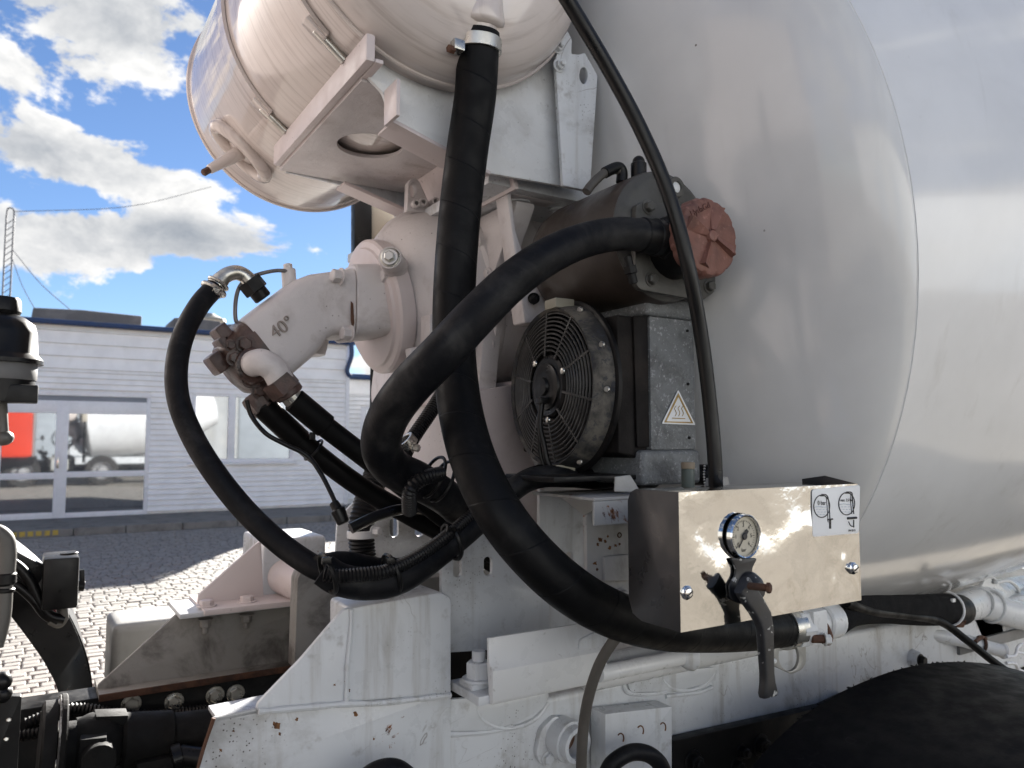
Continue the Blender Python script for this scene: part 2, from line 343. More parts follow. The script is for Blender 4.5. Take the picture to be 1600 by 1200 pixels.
        for i in range(len(c)-1):
            for k in range(n):
                fs.append([i*n+k, i*n+(k+1) % n, (i+1)*n+(k+1) % n, (i+1)*n+k])
                uvs.append([(ln[i], k/n), (ln[i], (k+1)/n), (ln[i+1], (k+1)/n), (ln[i+1], k/n)])
        if cap:
            for base, i in ((0, 0), ((len(c)-1)*n, -1)):
                fs.append([base+k for k in range(n)]); uvs.append([(ln[i], 0.5)]*n)
        return s.raw(vs, fs, uvs)
    def flat(s, outl, holes, O, ex, ey, en, th, bev=0.0015):
        """extruded outline with holes; outl/holes in local 2D; front face at O, solid goes along +en by th"""
        cu = D.curves.new('tmp', 'CURVE'); cu.dimensions = '2D'; cu.fill_mode = 'BOTH'
        bev = min(bev, th*0.4); cu.extrude = max(th/2-bev, 0.00001); cu.bevel_depth = bev; cu.bevel_resolution = 1; cu.offset = -bev
        def area(p): return sum(a[0]*b[1]-b[0]*a[1] for a, b in zip(p, p[1:]+p[:1]))
        for k, pl in enumerate([outl]+list(holes)):
            pl = [tuple(q) for q in pl]
            if (area(pl) > 0) != (k == 0): pl = pl[::-1]
            sp = cu.splines.new('POLY'); sp.points.add(len(pl)-1); sp.use_cyclic_u = True
            for q, pt in zip(pl, sp.points): pt.co = (q[0], q[1], 0, 1)
        ob = D.objects.new('tmp', cu); me = ob.to_mesh()
        O, ex, ey, en = V(O), V(ex), V(ey), V(en)
        s.raw([O+ex*v.co.x+ey*v.co.y+en*(v.co.z+th/2) for v in me.vertices], [list(p.vertices) for p in me.polygons])
        ob.to_mesh_clear(); D.objects.remove(ob); D.curves.remove(cu); return s
    def plateY(s, pix, Y, th, holes=(), bev=0.0015, rnd=0.0):
        """plate facing the near side: outline given as photo pixels on plane Y"""
        def cv(pl): return [(lambda q: (q.x, q.z))(P(u, v, Y=Y)) for u, v in pl]
        o = cv(pix); 
        if rnd: o = fillet(o, rnd)
        return s.flat(o, [cv(h) for h in holes], (0, Y, 0), (1, 0, 0), (0, 0, 1), (0, 1, 0), th, bev)
    def plateX(s, pix, X, th, holes=(), bev=0.0015, rnd=0.0):
        def cv(pl): return [(lambda q: (q.y, q.z))(P(u, v, X=X)) for u, v in pl]
        o = cv(pix)
        if rnd: o = fillet(o, rnd)
        return s.flat(o, [cv(h) for h in holes], (X, 0, 0), (0, 1, 0), (0, 0, 1), (1, 0, 0), th, bev)
    def text(s, txt, O, ex, ey, size, ext=0.0006, align='CENTER'):
        cu = D.curves.new('tmp', 'FONT'); cu.body = txt; cu.size = size; cu.extrude = ext; cu.align_x = align; cu.align_y = 'CENTER'
        ob = D.objects.new('tmp', cu); me = ob.to_mesh(); O, ex, ey = V(O), V(ex), V(ey); en = ex.cross(ey)
        s.raw([O+ex*v.co.x+ey*v.co.y+en*v.co.z for v in me.vertices], [list(p.vertices) for p in me.polygons])
        ob.to_mesh_clear(); D.objects.remove(ob); D.curves.remove(cu); return s
    def loft(s, secs, n=28, ex=3.2, cap=True):
        """secs: (centre, axis_a, axis_b, half_a, half_b) superellipse sections"""
        vs = []; fs = []
        for (c, a, b, ha, hb) in secs:
            for k in range(n):
                t = 2*math.pi*k/n; ct, st = math.cos(t), math.sin(t)
                vs.append(V(c)+V(a)*ha*math.copysign(abs(ct)**(2/ex), ct)+V(b)*hb*math.copysign(abs(st)**(2/ex), st))
        for i in range(len(secs)-1):
            for k in range(n): fs.append([i*n+k, i*n+(k+1) % n, (i+1)*n+(k+1) % n, (i+1)*n+k])
        if cap: fs.append(list(range(n))[::-1]); fs.append([(len(secs)-1)*n+k for k in range(n)])
        return s.raw(vs, fs)

def cat(pts, sub):
    pts = [V(p) for p in pts]
    if len(pts) == 2 or sub <= 1: return pts
    q = [pts[0]*2-pts[1]]+pts+[pts[-1]*2-pts[-2]]; out = []
    for i in range(1, len(q)-2):
        a, b, c, d = q[i-1:i+3]
        for k in range(sub):
            t = k/sub
            out.append(0.5*((2*b)+(c-a)*t+(2*a-5*b+4*c-d)*t*t+(3*b-a-3*c+d)*t**3))
    out.append(pts[-1]); return out
def resample(c, step):
    out = [c[0]]; acc = 0.0
    for a, b in zip(c, c[1:]):
        l = (b-a).length; t = step-acc
        while t <= l: out.append(a.lerp(b, t/l)); t += step
        acc = (acc+l) % step if l else acc
    if (out[-1]-c[-1]).length > step*0.2: out.append(c[-1])
    return out
def fillet(pl, r, n=4):
    out = []
    for i, p in enumerate(pl):
        a, b, c = V(pl[i-1]), V(p), V(pl[(i+1) % len(pl)])
        d1, d2 = (a-b), (c-b); l = min(r, d1.length*0.45, d2.length*0.45)
        p1, p2 = b+d1.normalized()*l, b+d2.normalized()*l
        for k in range(n+1):
            t = k/n; q = p1*(1-t)**2+b*2*t*(1-t)+p2*t*t; out.append((q.x, q.y))
    return out
def ell(u, v, a, b, n=24, rot=0.0):
    return [(u+a*math.cos(t)*math.cos(rot)-b*math.sin(t)*math.sin(rot), v+a*math.cos(t)*math.sin(rot)+b*math.sin(t)*math.cos(rot)) for t in [2*math.pi*k/n for k in range(n)]]
def slot(u, v, w, h, n=8):
    r = w/2; o = []
    for k in range(n+1): t = math.pi*k/n; o.append((u+r*math.cos(t), v-h/2+r-r*math.sin(t)))
    for k in range(n+1): t = math.pi+math.pi*k/n; o.append((u+r*math.cos(t), v+h/2-r-r*math.sin(t)))
    return o

ROOT = {}
def mesh_of(name, mb, off, smooth=38.0):
    me = D.meshes.new(name); me.from_pydata([tuple(p-off) for p in mb.v], [], mb.f)
    if mb.uv:
        ul = me.uv_layers.new(name='UVMap')
        for i, p in enumerate(me.polygons):
            if i in mb.uv:
                for k, li in enumerate(p.loop_indices): ul.data[li].uv = mb.uv[i][k]
    bm = bmesh.new(); bm.from_mesh(me); bmesh.ops.remove_doubles(bm, verts=bm.verts, dist=1e-6)
    bmesh.ops.recalc_face_normals(bm, faces=bm.faces); bm.to_mesh(me); bm.free()
    for p in me.polygons: p.use_smooth = True
    me.set_sharp_from_angle(angle=R_(smooth)); return me
def tag(o, label, category, group=None):
    o['label'] = label; o['category'] = category
    if group: o['group'] = group
    return o
def thing(name, label, category, loc, group=None):
    o = D.objects.new(name, None); COL.objects.link(o); o.location = V(loc); o.empty_display_size = 0.1
    ROOT[o.name] = V(loc); return tag(o, label, category, group)
def part(parent, name, mb, m, smooth=38.0, label=None):
    off = ROOT[parent.name]
    o = D.objects.new(name, mesh_of(name, mb, off, smooth)); o.data.materials.append(m); COL.objects.link(o); o.parent = parent
    ROOT[o.name] = off
    if label: o['label'] = label
    return o
def single(name, mb, m, label, category, group=None, smooth=38.0):
    lo = V((min(p.x for p in mb.v), min(p.y for p in mb.v), min(p.z for p in mb.v)))
    hi = V((max(p.x for p in mb.v), max(p.y for p in mb.v), lo.z)); off = (lo+hi)/2
    o = D.objects.new(name, mesh_of(name, mb, off, smooth)); o.data.materials.append(m); COL.objects.link(o); o.location = off
    ROOT[o.name] = off; return tag(o, label, category, group)
def struct(name, mb, m, kind='structure'):
    o = D.objects.new(name, mesh_of(name, mb, V((0, 0, 0)))); o.data.materials.append(m); COL.objects.link(o); o['kind'] = kind
    ROOT[o.name] = V((0, 0, 0)); return o
# ================================================================== ground
mb = MB(); mb.raw([(-700, -700, 0), (700, -700, 0), (700, 900, 0), (-700, 900, 0)], [[0, 1, 2, 3]])
yard = struct('cobbled_yard', mb, joint)
# cobbles: one shared mesh per variant
def cobble_geo(w, l, h, rnd):
    c = 0.16
    lo = [(-w/2, -l/2, 0), (w/2, -l/2, 0), (w/2, l/2, 0), (-w/2, l/2, 0)]
    mid = [(x*0.98, y*0.98, h*0.72) for x, y, _ in lo]
    top = [(x*(1-c)+rnd.uniform(-.004, .004), y*(1-c)+rnd.uniform(-.004, .004), h*rnd.uniform(.94, 1.06)) for x, y, _ in lo]
    vs = lo+mid+top; fs = []
    for b in (0, 4):
        for k in range(4): fs.append([b+k, b+(k+1) % 4, b+4+(k+1) % 4, b+4+k])
    fs.append([8, 9, 10, 11]); return vs, fs
rc = random.Random(3)
cells = []
row = 0; y = 3.0
while y < 14.1:
    l = 0.105; x = -2.6-(row % 2)*0.05
    xmax = 0.6+y*0.42
    while x < xmax:
        w = rc.uniform(0.095, 0.15)
        bend = 0.10*noise.noise(V((x*0.5, y*0.5, 1.0)))
        cells.append((x+w/2, y+bend+rc.uniform(-.006, .006), w-0.010, l*rc.uniform(.84, .93), rc.uniform(.009, .016), rc.uniform(-.05, .05)))
        x += w
    y += l; row += 1
vis = []
for i, c in enumerate(cells):
    u, v = PROJ((c[0], c[1], 0.015))
    if 0 < u < 560 and 830 < v < 1100: vis.append((c[1], i))
vis.sort(); near = set(i for _, i in vis[:300])
vmesh = []
for k in range(6):
    vs, fs = cobble_geo(1, 1, 1, rc); me = D.meshes.new('cobblestone'); me.from_pydata(vs, [], fs); me.materials.append(stone); vmesh.append(me)
bulk = MB()
for i, (x, y, w, l, h, a) in enumerate(cells):
    if i in near:
        o = D.objects.new('cobblestone', vmesh[i % 6]); COL.objects.link(o); o.parent = yard
        o.location = (x, y, 0.0); o.scale = (w, l, h); o.rotation_euler = (rc.uniform(-.02, .02), rc.uniform(-.02, .02), a)
    else:
        vs, fs = cobble_geo(w, l, h, rc); ca, sa = math.cos(a), math.sin(a)
        bulk.raw([(x+p[0]*ca-p[1]*sa, y+p[0]*sa+p[1]*ca, p[2]) for p in vs], fs)
me = D.meshes.new('cobblestones'); me.from_pydata([tuple(p) for p in bulk.v], [], bulk.f)
cb = D.objects.new('cobblestones', me); me.materials.append(stone); COL.objects.link(cb); cb.parent = yard; cb['kind'] = 'stuff'

# ================================================================== building
BY = 16.4
PAVE_Y = 14.25
mb = MB(); mb.box((-9, PAVE_Y+0.14, -0.05), (13, BY+0.3, 0.11), 0.004)
pave = struct('pavement', mb, concrete)
x = -8.0; k = 0
while x < 12:
    w = rc.uniform(0.75, 0.95)
    mb = MB(); mb.box((x+.006, PAVE_Y, -0.05), (x+w-.006, PAVE_Y+0.134, 0.125+rc.uniform(-.008, .008)), 0.014)
    part(pave, 'kerbstone', mb, concrete)
    x += w
# yellow and black hazard marks painted on the kerb in front of the door
for k in range(7):
    a = P(4+k*13, 838, Y=PAVE_Y-0.004)
    mb = MB(); mb.box((a.x, PAVE_Y-0.006, 0.03), (a.x+0.075, PAVE_Y-0.002, 0.105), 0.0)
    part(pave, 'yellow_mark', mb, yellowp)

def bx(u): return P(u, 700, Y=BY).x
def bz(u, v): return P(u, v, Y=BY).z
GUT = bz(200, 512)                      # gutter height
XR = bx(541)                            # right corner of the main block
bld = thing('office_building', 'low white building clad in horizontal siding with a blue gutter', 'building', (bx(100), BY, 0.11))
mb = MB(); mb.box((-9, BY+0.03, 0.0), (XR-0.02, BY+9, GUT-0.03), 0.0); part(bld, 'wall', mb, siding)
DOOR = (bx(-14), bx(233), 0.11, bz(170, 612))
WIN = (bx(297), bx(458), bz(370, 722), bz(370, 615))
# siding boards
def boards(parent, x0, x1, z0, z1, pitch, yb, openings, m=siding):
    z = z0
    while z < z1-0.02:
        h = min(pitch, z1-z); segs = [(x0, x1)]
        for (a, b, c, d) in openings:
            if z+h*0.5 > c and z+h*0.5 < d:
                ns = []
                for (s, e) in segs:
                    if a > s and a < e: ns.append((s, a))
                    if b > s and b < e: ns.append((b, e))
                    if b <= s or a >= e: ns.append((s, e))
                segs = ns
        for (s, e) in segs:
            if e-s < 0.02: continue
            mb = MB()
            vs = [(s, yb-0.050, z+.006), (e, yb-0.050, z+.006), (e, yb-0.010, z+h), (s, yb-0.010, z+h), (s, yb+.03, z+.004), (e, yb+.03, z+.004), (e, yb+.03, z+h), (s, yb+.03, z+h)]
            mb.raw(vs, [[0, 1, 2, 3], [4, 7, 6, 5], [0, 4, 5, 1], [3, 2, 6, 7], [0, 3, 7, 4], [1, 5, 6, 2]])
            part(parent, 'siding_board', mb, m, 20)
        z += pitch
zsplit = bz(300, 585)
boards(bld, -9, XR, 0.16, zsplit, 0.105, BY, [DOOR, WIN])
boards(bld, -9, XR, zsplit, GUT-0.05, 0.235, BY, [DOOR, WIN])
mb = MB(); mb.box((XR-0.05, BY-0.06, 0.12), (XR+0.03, BY+0.05, GUT-0.02), 0.005); part(bld, 'corner_trim', mb, upvc)
# roof edge, parapets, gutter
mb = MB(); mb.box((-9, BY-0.12, GUT-0.02), (XR+0.05, BY+9, GUT+0.05), 0.01)
roof = part(bld, 'roof', mb, felt)
mb = MB(); mb.sweep([(-9, BY-0.16, GUT+0.005), (XR+0.1, BY-0.16, GUT-0.01)], 0.05, 14, 1); part(bld, 'gutter', mb, bluep)
mb = MB(); mb.sweep([(XR+0.02, BY-0.16, GUT-0.03), (XR+0.03, BY-0.16, GUT-0.30), (XR-0.06, BY-0.14, GUT-0.62), (XR+0.02, BY-0.12, GUT-0.75)], 0.05, 10, 4)
part(bld, 'downpipe', mb, bluep)
for (u0, u1, v0) in ((47, 222, 480), (268, 345, 496), (352, 420, 506)):
    a, b = P(u0, v0, Y=BY+0.9), P(u1, v0+6, Y=BY+0.9)
    mb = MB(); mb.flat(fillet([(a.x, GUT), (a.x+.05, a.z), (a.x+(b.x-a.x)*.45, a.z+.03), (b.x, a.z), (b.x, GUT)], .03), [], (0, BY+0.9, 0), (1, 0, 0), (0, 0, 1), (0, 1, 0), 1.2, .02)
    part(roof, 'rooflight_kerb', mb, felt)
# glazed door unit (panes sit a touch out of plane in their rebates)
PEX, PEY = V((math.cos(R_(.75)), -math.sin(R_(.75)), 0)), V((math.sin(R_(.75)), math.cos(R_(.75)), 0))
dm = part(bld, 'door', (lambda m: (m.box((DOOR[0], BY-0.03, DOOR[3]-.10), (DOOR[1], BY+.05, DOOR[3]), .004), m.box((DOOR[1]-.07, BY-.03, .11), (DOOR[1], BY+.05, DOOR[3]-.10), .004),
     m.box((DOOR[0], BY-.03, .11), (bx(2), BY+.05, DOOR[3]-.10), .004), m.box((bx(86), BY-.035, .11), (bx(106), BY+.05, DOOR[3]-.2), .004),
     m.box((bx(2), BY-.025, .11), (bx(86), BY+.05, bz(50, 802)), .004), m.box((bx(106), BY-.025, .11), (DOOR[1]-.07, BY+.05, bz(160, 799)), .004),
     m.box((bx(2), BY-.025, bz(50, 749)), (bx(86), BY+.05, bz(50, 739)), .004), m.box((bx(106), BY-.025, bz(160, 745)), (DOOR[1]-.07, BY+.05, bz(160, 736)), .004),
     m.box((bx(2), BY-.025, bz(50, 645)), (DOOR[1]-.07, BY+.05, DOOR[3]-.19), .004), m)[-1])(MB()), upvc)
mb = MB(); mb.box((bx(40), BY-.012, DOOR[3]-.188), (DOOR[1]-.075, BY+.03, DOOR[3]-.104), .003); part(dm, 'transom_panel', mb, mat('grey_panel', (.22, .24, .27), .5))
for (u0, u1, v0, v1) in ((2, 86, 645, 739), (106, 226, 645, 736), (2, 86, 749, 802), (106, 226, 745, 799)):
    mb = MB(); mb.obox(((bx(u0)+bx(u1))/2, BY+.012, (bz((u0+u1)/2, v1)+bz((u0+u1)/2, v0))/2), PEX, PEY, (0, 0, 1), (bx(u1)-bx(u0)+.02, .008, bz((u0+u1)/2, v0)-bz((u0+u1)/2, v1)+.02), 0.0); part(dm, 'pane', mb, glassm)
mb = MB(); mb.box((bx(89), BY-.07, 1.02), (bx(93), BY-.03, 1.22), .006); part(dm, 'handle', mb, steel)
# two-light window
wn = part(bld, 'window', (lambda m: (m.box((WIN[0], BY-.035, WIN[3]-.07), (WIN[1], BY+.05, WIN[3]), .004), m.box((WIN[0], BY-.035, WIN[2]), (WIN[1], BY+.05, WIN[2]+.07), .004),
     m.box((WIN[0], BY-.035, WIN[2]+.07), (WIN[0]+.08, BY+.05, WIN[3]-.07), .004), m.box((WIN[1]-.08, BY-.035, WIN[2]+.07), (WIN[1], BY+.05, WIN[3]-.07), .004),
     m.box((bx(355), BY-.035, WIN[2]+.07), (bx(366), BY+.05, WIN[3]-.07), .004), m)[-1])(MB()), upvc)
for a, b in ((WIN[0]+.07, bx(355)+.01), (bx(366)-.01, WIN[1]-.07)):
    mb = MB(); mb.obox(((a+b)/2, BY+.012, (WIN[2]+WIN[3])/2), PEX, PEY, (0, 0, 1), (b-a, .008, WIN[3]-WIN[2]-.12), 0); part(wn, 'pane', mb, glassm)
mb = MB(); mb.box((WIN[0]-.05, BY-.12, WIN[2]-.045), (WIN[1]+.05, BY+.02, WIN[2]-.003), .006); part(wn, 'sill', mb, upvc)
# roof vent cowl
p = P(326, 510, Y=BY+4.5)
cw = thing('roof_vent', 'small beige roof ventilator with a conical cowl above the blue gutter', 'vent', (p.x, BY+4.5, GUT+.05))
mb = MB(); zt = P(326, 490, Y=BY+4.5).z
mb.cyl((p.x, BY+4.5, GUT+.04), (p.x, BY+4.5, zt-.12), .17); part(cw, 'pipe', mb, mat('beige_metal', (.42, .38, .3), .6))
mb = MB(); mb.lathe((p.x, BY+4.5, zt), (0, 0, -1), [(0, 0), (0.0, .12), (.04, .17), (.14, .40), (.20, .43), (.28, .30), (.30, .0)], 24); part(cw, 'cowl', mb, MATS['beige_metal'])
# lower wing to the right
WY = BY+1.0
wg = thing('annex_building', 'set-back pale siding annex with a pale shutter door beside the main white building', 'building', (XR+3, WY, 0.11))
WT = P(600, 600, Y=WY).z+.12
mb = MB(); mb.box((XR-0.3, WY+.03, 0), (XR+9, WY+8, WT), 0); part(wg, 'wall', mb, siding)
wx = P(562, 700, Y=WY).x; wx2 = P(660, 700, Y=WY).x; wz = P(600, 636, Y=WY).z
boards(wg, XR-0.3, XR+9, 0.16, WT-.4, 0.105, WY, [(wx, wx2, 0.1, wz)])
mb = MB(); mb.box((XR-0.3, WY-.02, WT-.39), (XR+9, WY+.03, WT-.01), .004); part(wg, 'fascia', mb, siding)
mb = MB(); mb.sweep([(XR-.2, WY-.12, WT+.02), (XR+9, WY-.12, WT)], .07, 12, 1); part(wg, 'gutter', mb, bluep)
mb = MB(); mb.box((XR-.3, WY-.05, WT), (XR+9, WY+8, WT+.06), .01); part(wg, 'roof', mb, felt)
dr = MB(); dr.box((wx, WY-.02, .12), (wx2, WY+.03, wz), .004); dd = part(wg, 'door', dr, upvc)
mb = MB(); mb.box((wx+.14, WY-.03, wz-.75), (wx2-.14, WY-.021, wz-.10), .0); part(dd, 'pane', mb, glassm)
# lamp mast with wires
mp = P(10, 460, Y=20.0)
ms = thing('lattice_mast', 'thin grey lattice mast with a looped top beyond the building roof', 'mast', (mp.x, 20.0, 0))
mgrey = mat('mast_grey', (.16, .16, .17), .6)
ztop = P(12, 326, Y=20.0).z
mb = MB()
for dx in (-.07, .07): mb.sweep([(mp.x+dx, 20, 0), (mp.x+dx, 20, ztop-.15)], .018, 8, 1)
mb.sweep([(mp.x-.07, 20, ztop-.2), (mp.x-.05, 20, ztop), (mp.x+.05, 20, ztop), (mp.x+.07, 20, ztop-.2)], .016, 8, 5); part(ms, 'upright', mb, mgrey)
mb = MB(); z = GUT-.5
while z < ztop-.3:
    mb.sweep([(mp.x-.07, 20, z), (mp.x+.07, 20, z+.14)], .009, 6, 1); z += .14
part(ms, 'lacing', mb, mgrey)
wires = [((mp.x+.05, 20, ztop-.05), P(330, 292, Y=26.0), 'long overhead wire stretched across the clouds towards the tank'),
         ((mp.x+.07, 20, ztop-.9), P(112, 486, Y=BY+1.0), 'overhead wire sloping down from the mast to the roof edge'),
         ((mp.x+.07, 20, ztop-1.1), P(54, 482, Y=BY+1.2), 'steeper overhead wire dropping beside another from the mast')]
for a, b, lb in wires:
    a, b = V(a), V(b); mid = (a+b)/2-V((0, 0, .12*(b-a).length/4))
    mb = MB(); mb.sweep([a, mid, b], .008, 6, 8); single('overhead_wire', mb, mgrey, lb, 'wire', 'overhead wires')

# ================================================================== pale hall across the yard (behind the viewer, mirrored in drum, box and windows)
wh = thing('warehouse', 'long pale corrugated hall across the yard mirrored in the steel box', 'building', (2, -14.0, 0))
hallm = mat('hall_cladding', (0.35, 0.36, 0.365), 0.6, dirt=((0.45, 0.43, 0.38), 0.6, 0.45, 0.75, 0.6))
mb = MB(); n = 220; vs = []; fs = []
for k in range(n+1):
    x = -22+48*k/n; dy = 0.03 if (k//2) % 2 else 0.0
    vs += [(x, -14.0+dy, 0.5), (x, -14.0+dy, 6.6)]
for k in range(n): fs.append([2*k, 2*k+2, 2*k+3, 2*k+1])
mb.raw(vs, fs); part(wh, 'cladding', mb, hallm, 10)
mb = MB(); mb.box((-22, -22, 0), (26, -14.04, 6.55), 0.0); part(wh, 'body', mb, hallm)
mb = MB(); mb.box((-22.1, -22, 6.55), (26.1, -13.8, 6.8), .02); part(wh, 'roof_edge', mb, felt)
mb = MB(); mb.box((-22, -14.1, 0), (26, -13.93, .5), .01); part(wh, 'plinth', mb, concrete)
for x in (-12, -2.5, 9.5, 18):
    mb = MB(); mb.box((x, -14.02, .05), (x+4, -13.92, 4.2), .01); g = part(wh, 'roller_door', mb, mat('door_grey', (.30, .33, .36), .5))
    for z in range(1, 9):
        mb = MB(); mb.box((x+.02, -13.925, z*.46), (x+3.98, -13.905, z*.46+.03), .002); part(g, 'slat', mb, MATS['door_grey'])
# ================================================================== mixer drum
YC = 1.8
DC = V((1.295, YC, 1.948)); TILT = R_(11.0); DA = V((math.cos(TILT), 0, math.sin(TILT)))
DN = V((-math.sin(TILT), 0, math.cos(TILT)))
RD = 1.05
drum = thing('mixer_drum', 'large glossy white concrete mixer drum with a domed front head', 'mixer drum', (2.6, YC, 1.0))
mb = MB(); prof = []
for k in range(25):
    a = math.pi/2*k/24; prof.append((-0.205*math.cos(a)**1.0, RD*math.sin(a)))
mb.lathe(DC, DA, prof, 128); part(drum, 'front_head', mb, headm, 60)
mb = MB(); mb.lathe(DC, DA, [(0.0, RD-.012), (0.004, RD+.002), (0.02, RD+.004), (0.4, 1.120), (0.8, 1.185), (1.2, 1.232), (1.6, 1.262), (2.0, 1.27), (2.7, 1.24), (4.3, 0.6), (4.3, 0.5), (3.9, .5)], 128)
part(drum, 'shell', mb, drumm, 30)
mb = MB(); mb.torus(DC+DA*0.002, DA, RD-.0015, .0022, 160, 8); part(drum, 'rim_weld', mb, drumm)
mb = MB(); mb.torus(DC+DA*3.2, DA, 1.05, .06, 96, 8); part(drum, 'roller_ring', mb, steel)
# ================================================================== drum gearbox
gb = thing('drum_gearbox', 'bulky pinkish white planetary gearbox in front of the mixer drum', 'gearbox', DC-DA*.42-V((0, 0, .26)))
def G(s, r=0.0, ang=0.0):     # s metres in front of drum rim plane, ang 0 = towards the near side, 90 = up
    return DC-DA*s+(V((0, -1, 0))*math.cos(R_(ang))+DN*math.sin(R_(ang)))*r
mb = MB(); mb.lathe(DC, -DA, [(.20, 0), (.20, .27), (.235, .275), (.25, .262), (.27, .255), (.30, .252), (.355, .248), (.362, .252), (.385, .252), (.392, .243),
                             (.43, .240), (.475, .232), (.505, .218), (.53, .195), (.548, .165), (.556, .14)], 72)
body = part(gb, 'housing', mb, castw, 30)
mb = MB(); mb.lathe(DC, -DA, [(.548, .13), (.55, .155), (.554, .164), (.572, .168), (.59, .168), (.596, .163), (.60, .150), (.606, .146), (.610, .12), (.610, 0)], 72)
part(gb, 'motor_flange', mb, pinkish, 30)
# bolts round the split line
for k in range(18):
    a = 20*k+6
    mb = MB(); mb.bolt(G(.392, .2475, a), -DA, .011, .008); part(body, 'bolt', mb, castw)
for (u, v, w, h) in ((612, 388, 44, 26), (672, 515, 16, 40), (655, 545, 22, 22), (625, 340, 30, 16)):
    pass
# oil plug on the shoulder
n0 = (V((-.55, -.80, .10))).normalized(); pc = P(611, 405, Y=1.615)
mb = MB(); mb.cyl(pc+n0*-.05, pc+n0*.012, .030, .027); part(body, 'boss', mb, castw)
mb = MB(); mb.torus(pc+n0*.012, n0, .021, .0025, 32); mb.cyl(pc+n0*.008, pc+n0*.017, .020); mb.hexa(pc+n0*.017, pc+n0*.026, .0125); part(gb, 'oil_plug', mb, steel)
# lifting eye on top
mb = MB(); mb.plateY([(636, 330), (638, 286), (643, 279), (650, 278), (656, 284), (673, 322), (672, 332)], 1.70, .022, [ell(646, 297, 6, 11)], .002)
eye = part(gb, 'lifting_eye', mb, castw)
mb = MB()
for (u, v) in ((651, 319), (662, 317), (681, 316)):
    a = P(u, v, Y=1.69); mb.tube(a+V((0, .03, 0)), a+V((-.004, -.01, 0)), .010, .005, 16)
part(eye, 'bush', mb, castw)
mb = MB(); a = P(674, 514, Y=1.60); mb.obox(a, (1, 0, 0), (0, 1, 0), (0, 0, 1), (.032, .05, .062), .004); part(gb, 'casting_block', mb, castw)
mb = MB(); a = P(652, 552, Y=1.66); mb.obox(a, DA, (0, 1, 0), DN, (.05, .03, .03), .006); part(gb, 'casting_block', mb, castw)
# faint cast lettering dots on the flange face replaced by a raised rib
mb = MB(); mb.torus(G(.597), DA, .150, .0035, 64); part(gb, 'flange_rib', mb, pinkish)

# ================================================================== bent-axis hydraulic motor
mo = thing('hydraulic_motor', 'bent-axis hydraulic motor marked 40 degrees with greasy reddish end cover', 'hydraulic motor', P(470, 545, Y=YC))
MY = 1.76
def msec(u, v, h, du, dv, wy):
    c = P(u, v, Y=MY); a = (P(u+du, v+dv, Y=MY)-P(u, v, Y=MY)).normalized()   # direction of the section's height axis
    return (c, a, V((0, 1, 0)), S(h, u, v, MY), wy)
mb = MB(); mb.loft([msec(600, 472, 56, 0, 1, .088), msec(570, 474, 57, 0, 1, .088), msec(541, 476, 58, .0, 1, .09), msec(538, 476, 56, .0, 1, .088)], 36, 5.0); part(mo, 'mounting_flange', mb, castw, 30)
mb = MB(); mb.loft([msec(537, 477, 52, 0, 1, .082), msec(505, 480, 50, .02, 1, .080), msec(484, 486, 52, .22, 1, .080), msec(472, 494, 54, .42, 1, .082),
                   msec(446, 516, 54, .62, .80, .084), msec(420, 537, 55, .62, .80, .085), msec(402, 552, 55, .62, .80, .085)], 48, 6.0)
cas = part(mo, 'casing', mb, castw, 28)
mb = MB(); mb.loft([msec(404, 551, 57, .62, .80, .088), msec(394, 559, 58, .62, .80, .088), msec(388, 563, 54, .62, .80, .086), msec(372, 575, 50, .62, .80, .078), msec(362, 580, 42, .62, .80, .06), msec(356, 583, 22, .62, .8, .04)], 36, 3.6)
cov = part(mo, 'end_cover', mb, greasy, 30, label='dark reddish greasy end cover')
ry = ray(390, 560).normalized(); nf = V((0, -1, 0))
for (u, v, r) in ((382, 538, 10), (366, 560, 9), (390, 594, 9), (404, 612, 8), (360, 540, 7)):
    a = P(u, v, Y=MY-.078); mb = MB(); mb.bolt(a, nf, S(r, u, v, MY), .012); part(cov, 'bolt', mb, greasy)
for (u, v) in ((348, 524), (338, 568), (352, 540), (412, 628), (428, 645), (400, 636)):
    mb = MB(); a = P(u, v, Y=MY-.02); mb.obox(a, (P(u+.62, v+.8, Y=MY)-P(u, v, Y=MY)).normalized(), (0, 1, 0), (P(u+.8, v-.62, Y=MY)-P(u, v, Y=MY)).normalized(), (.045, .07, .03), .008)
    part(mo, 'valve_block', mb, greasy)
# ribs, bolts and marks on the casing
for (u, v) in ((524, 431), (539, 521), (600, 432)):
    a = P(u, v, Y=MY-.085); mb = MB(); mb.bolt(a+V((.014, 0, 0)), (-1, -.15, 0), .015, .02); part(mo, 'bolt', mb, castw)
mb = MB(); a = P(489, 541, Y=MY-.05); mb.loft([(a+V((0, .08, -.012)), (1, 0, 0), (0, 1, 0), .05, .04), (a+V((0, .06, .02)), (1, 0, 0), (0, 1, 0), .05, .05)], 20, 3.5); part(mo, 'drain_boss', mb, castw)
mb = MB(); a = P(453, 430, Y=MY-.02); mb.cyl(a+V((.0, 0, -.03)), a+V((-.004, 0, .014)), .016); mb.hexa(a+V((-.004, 0, .014)), a+V((-.006, 0, .026)), .010); part(mo, 'sensor', mb, castw)
e1 = (P(468, 497, Y=MY)-P(440, 516, Y=MY)).normalized(); e2 = V((0, -1, 0)).cross(-e1) if False else (e1.cross(V((0, 1, 0))) * -1)
if e2.z < 0: e2 = -e2
mb = MB(); mb.text('40°', P(441, 512, Y=MY-.0865), e1, e2, .040, .003); part(mo, 'cast_number', mb, mat('shaded_letter', (.26, .22, .20), .6), label='raised number 40°')  # digits painted darker to stand for the shading on raised lettering
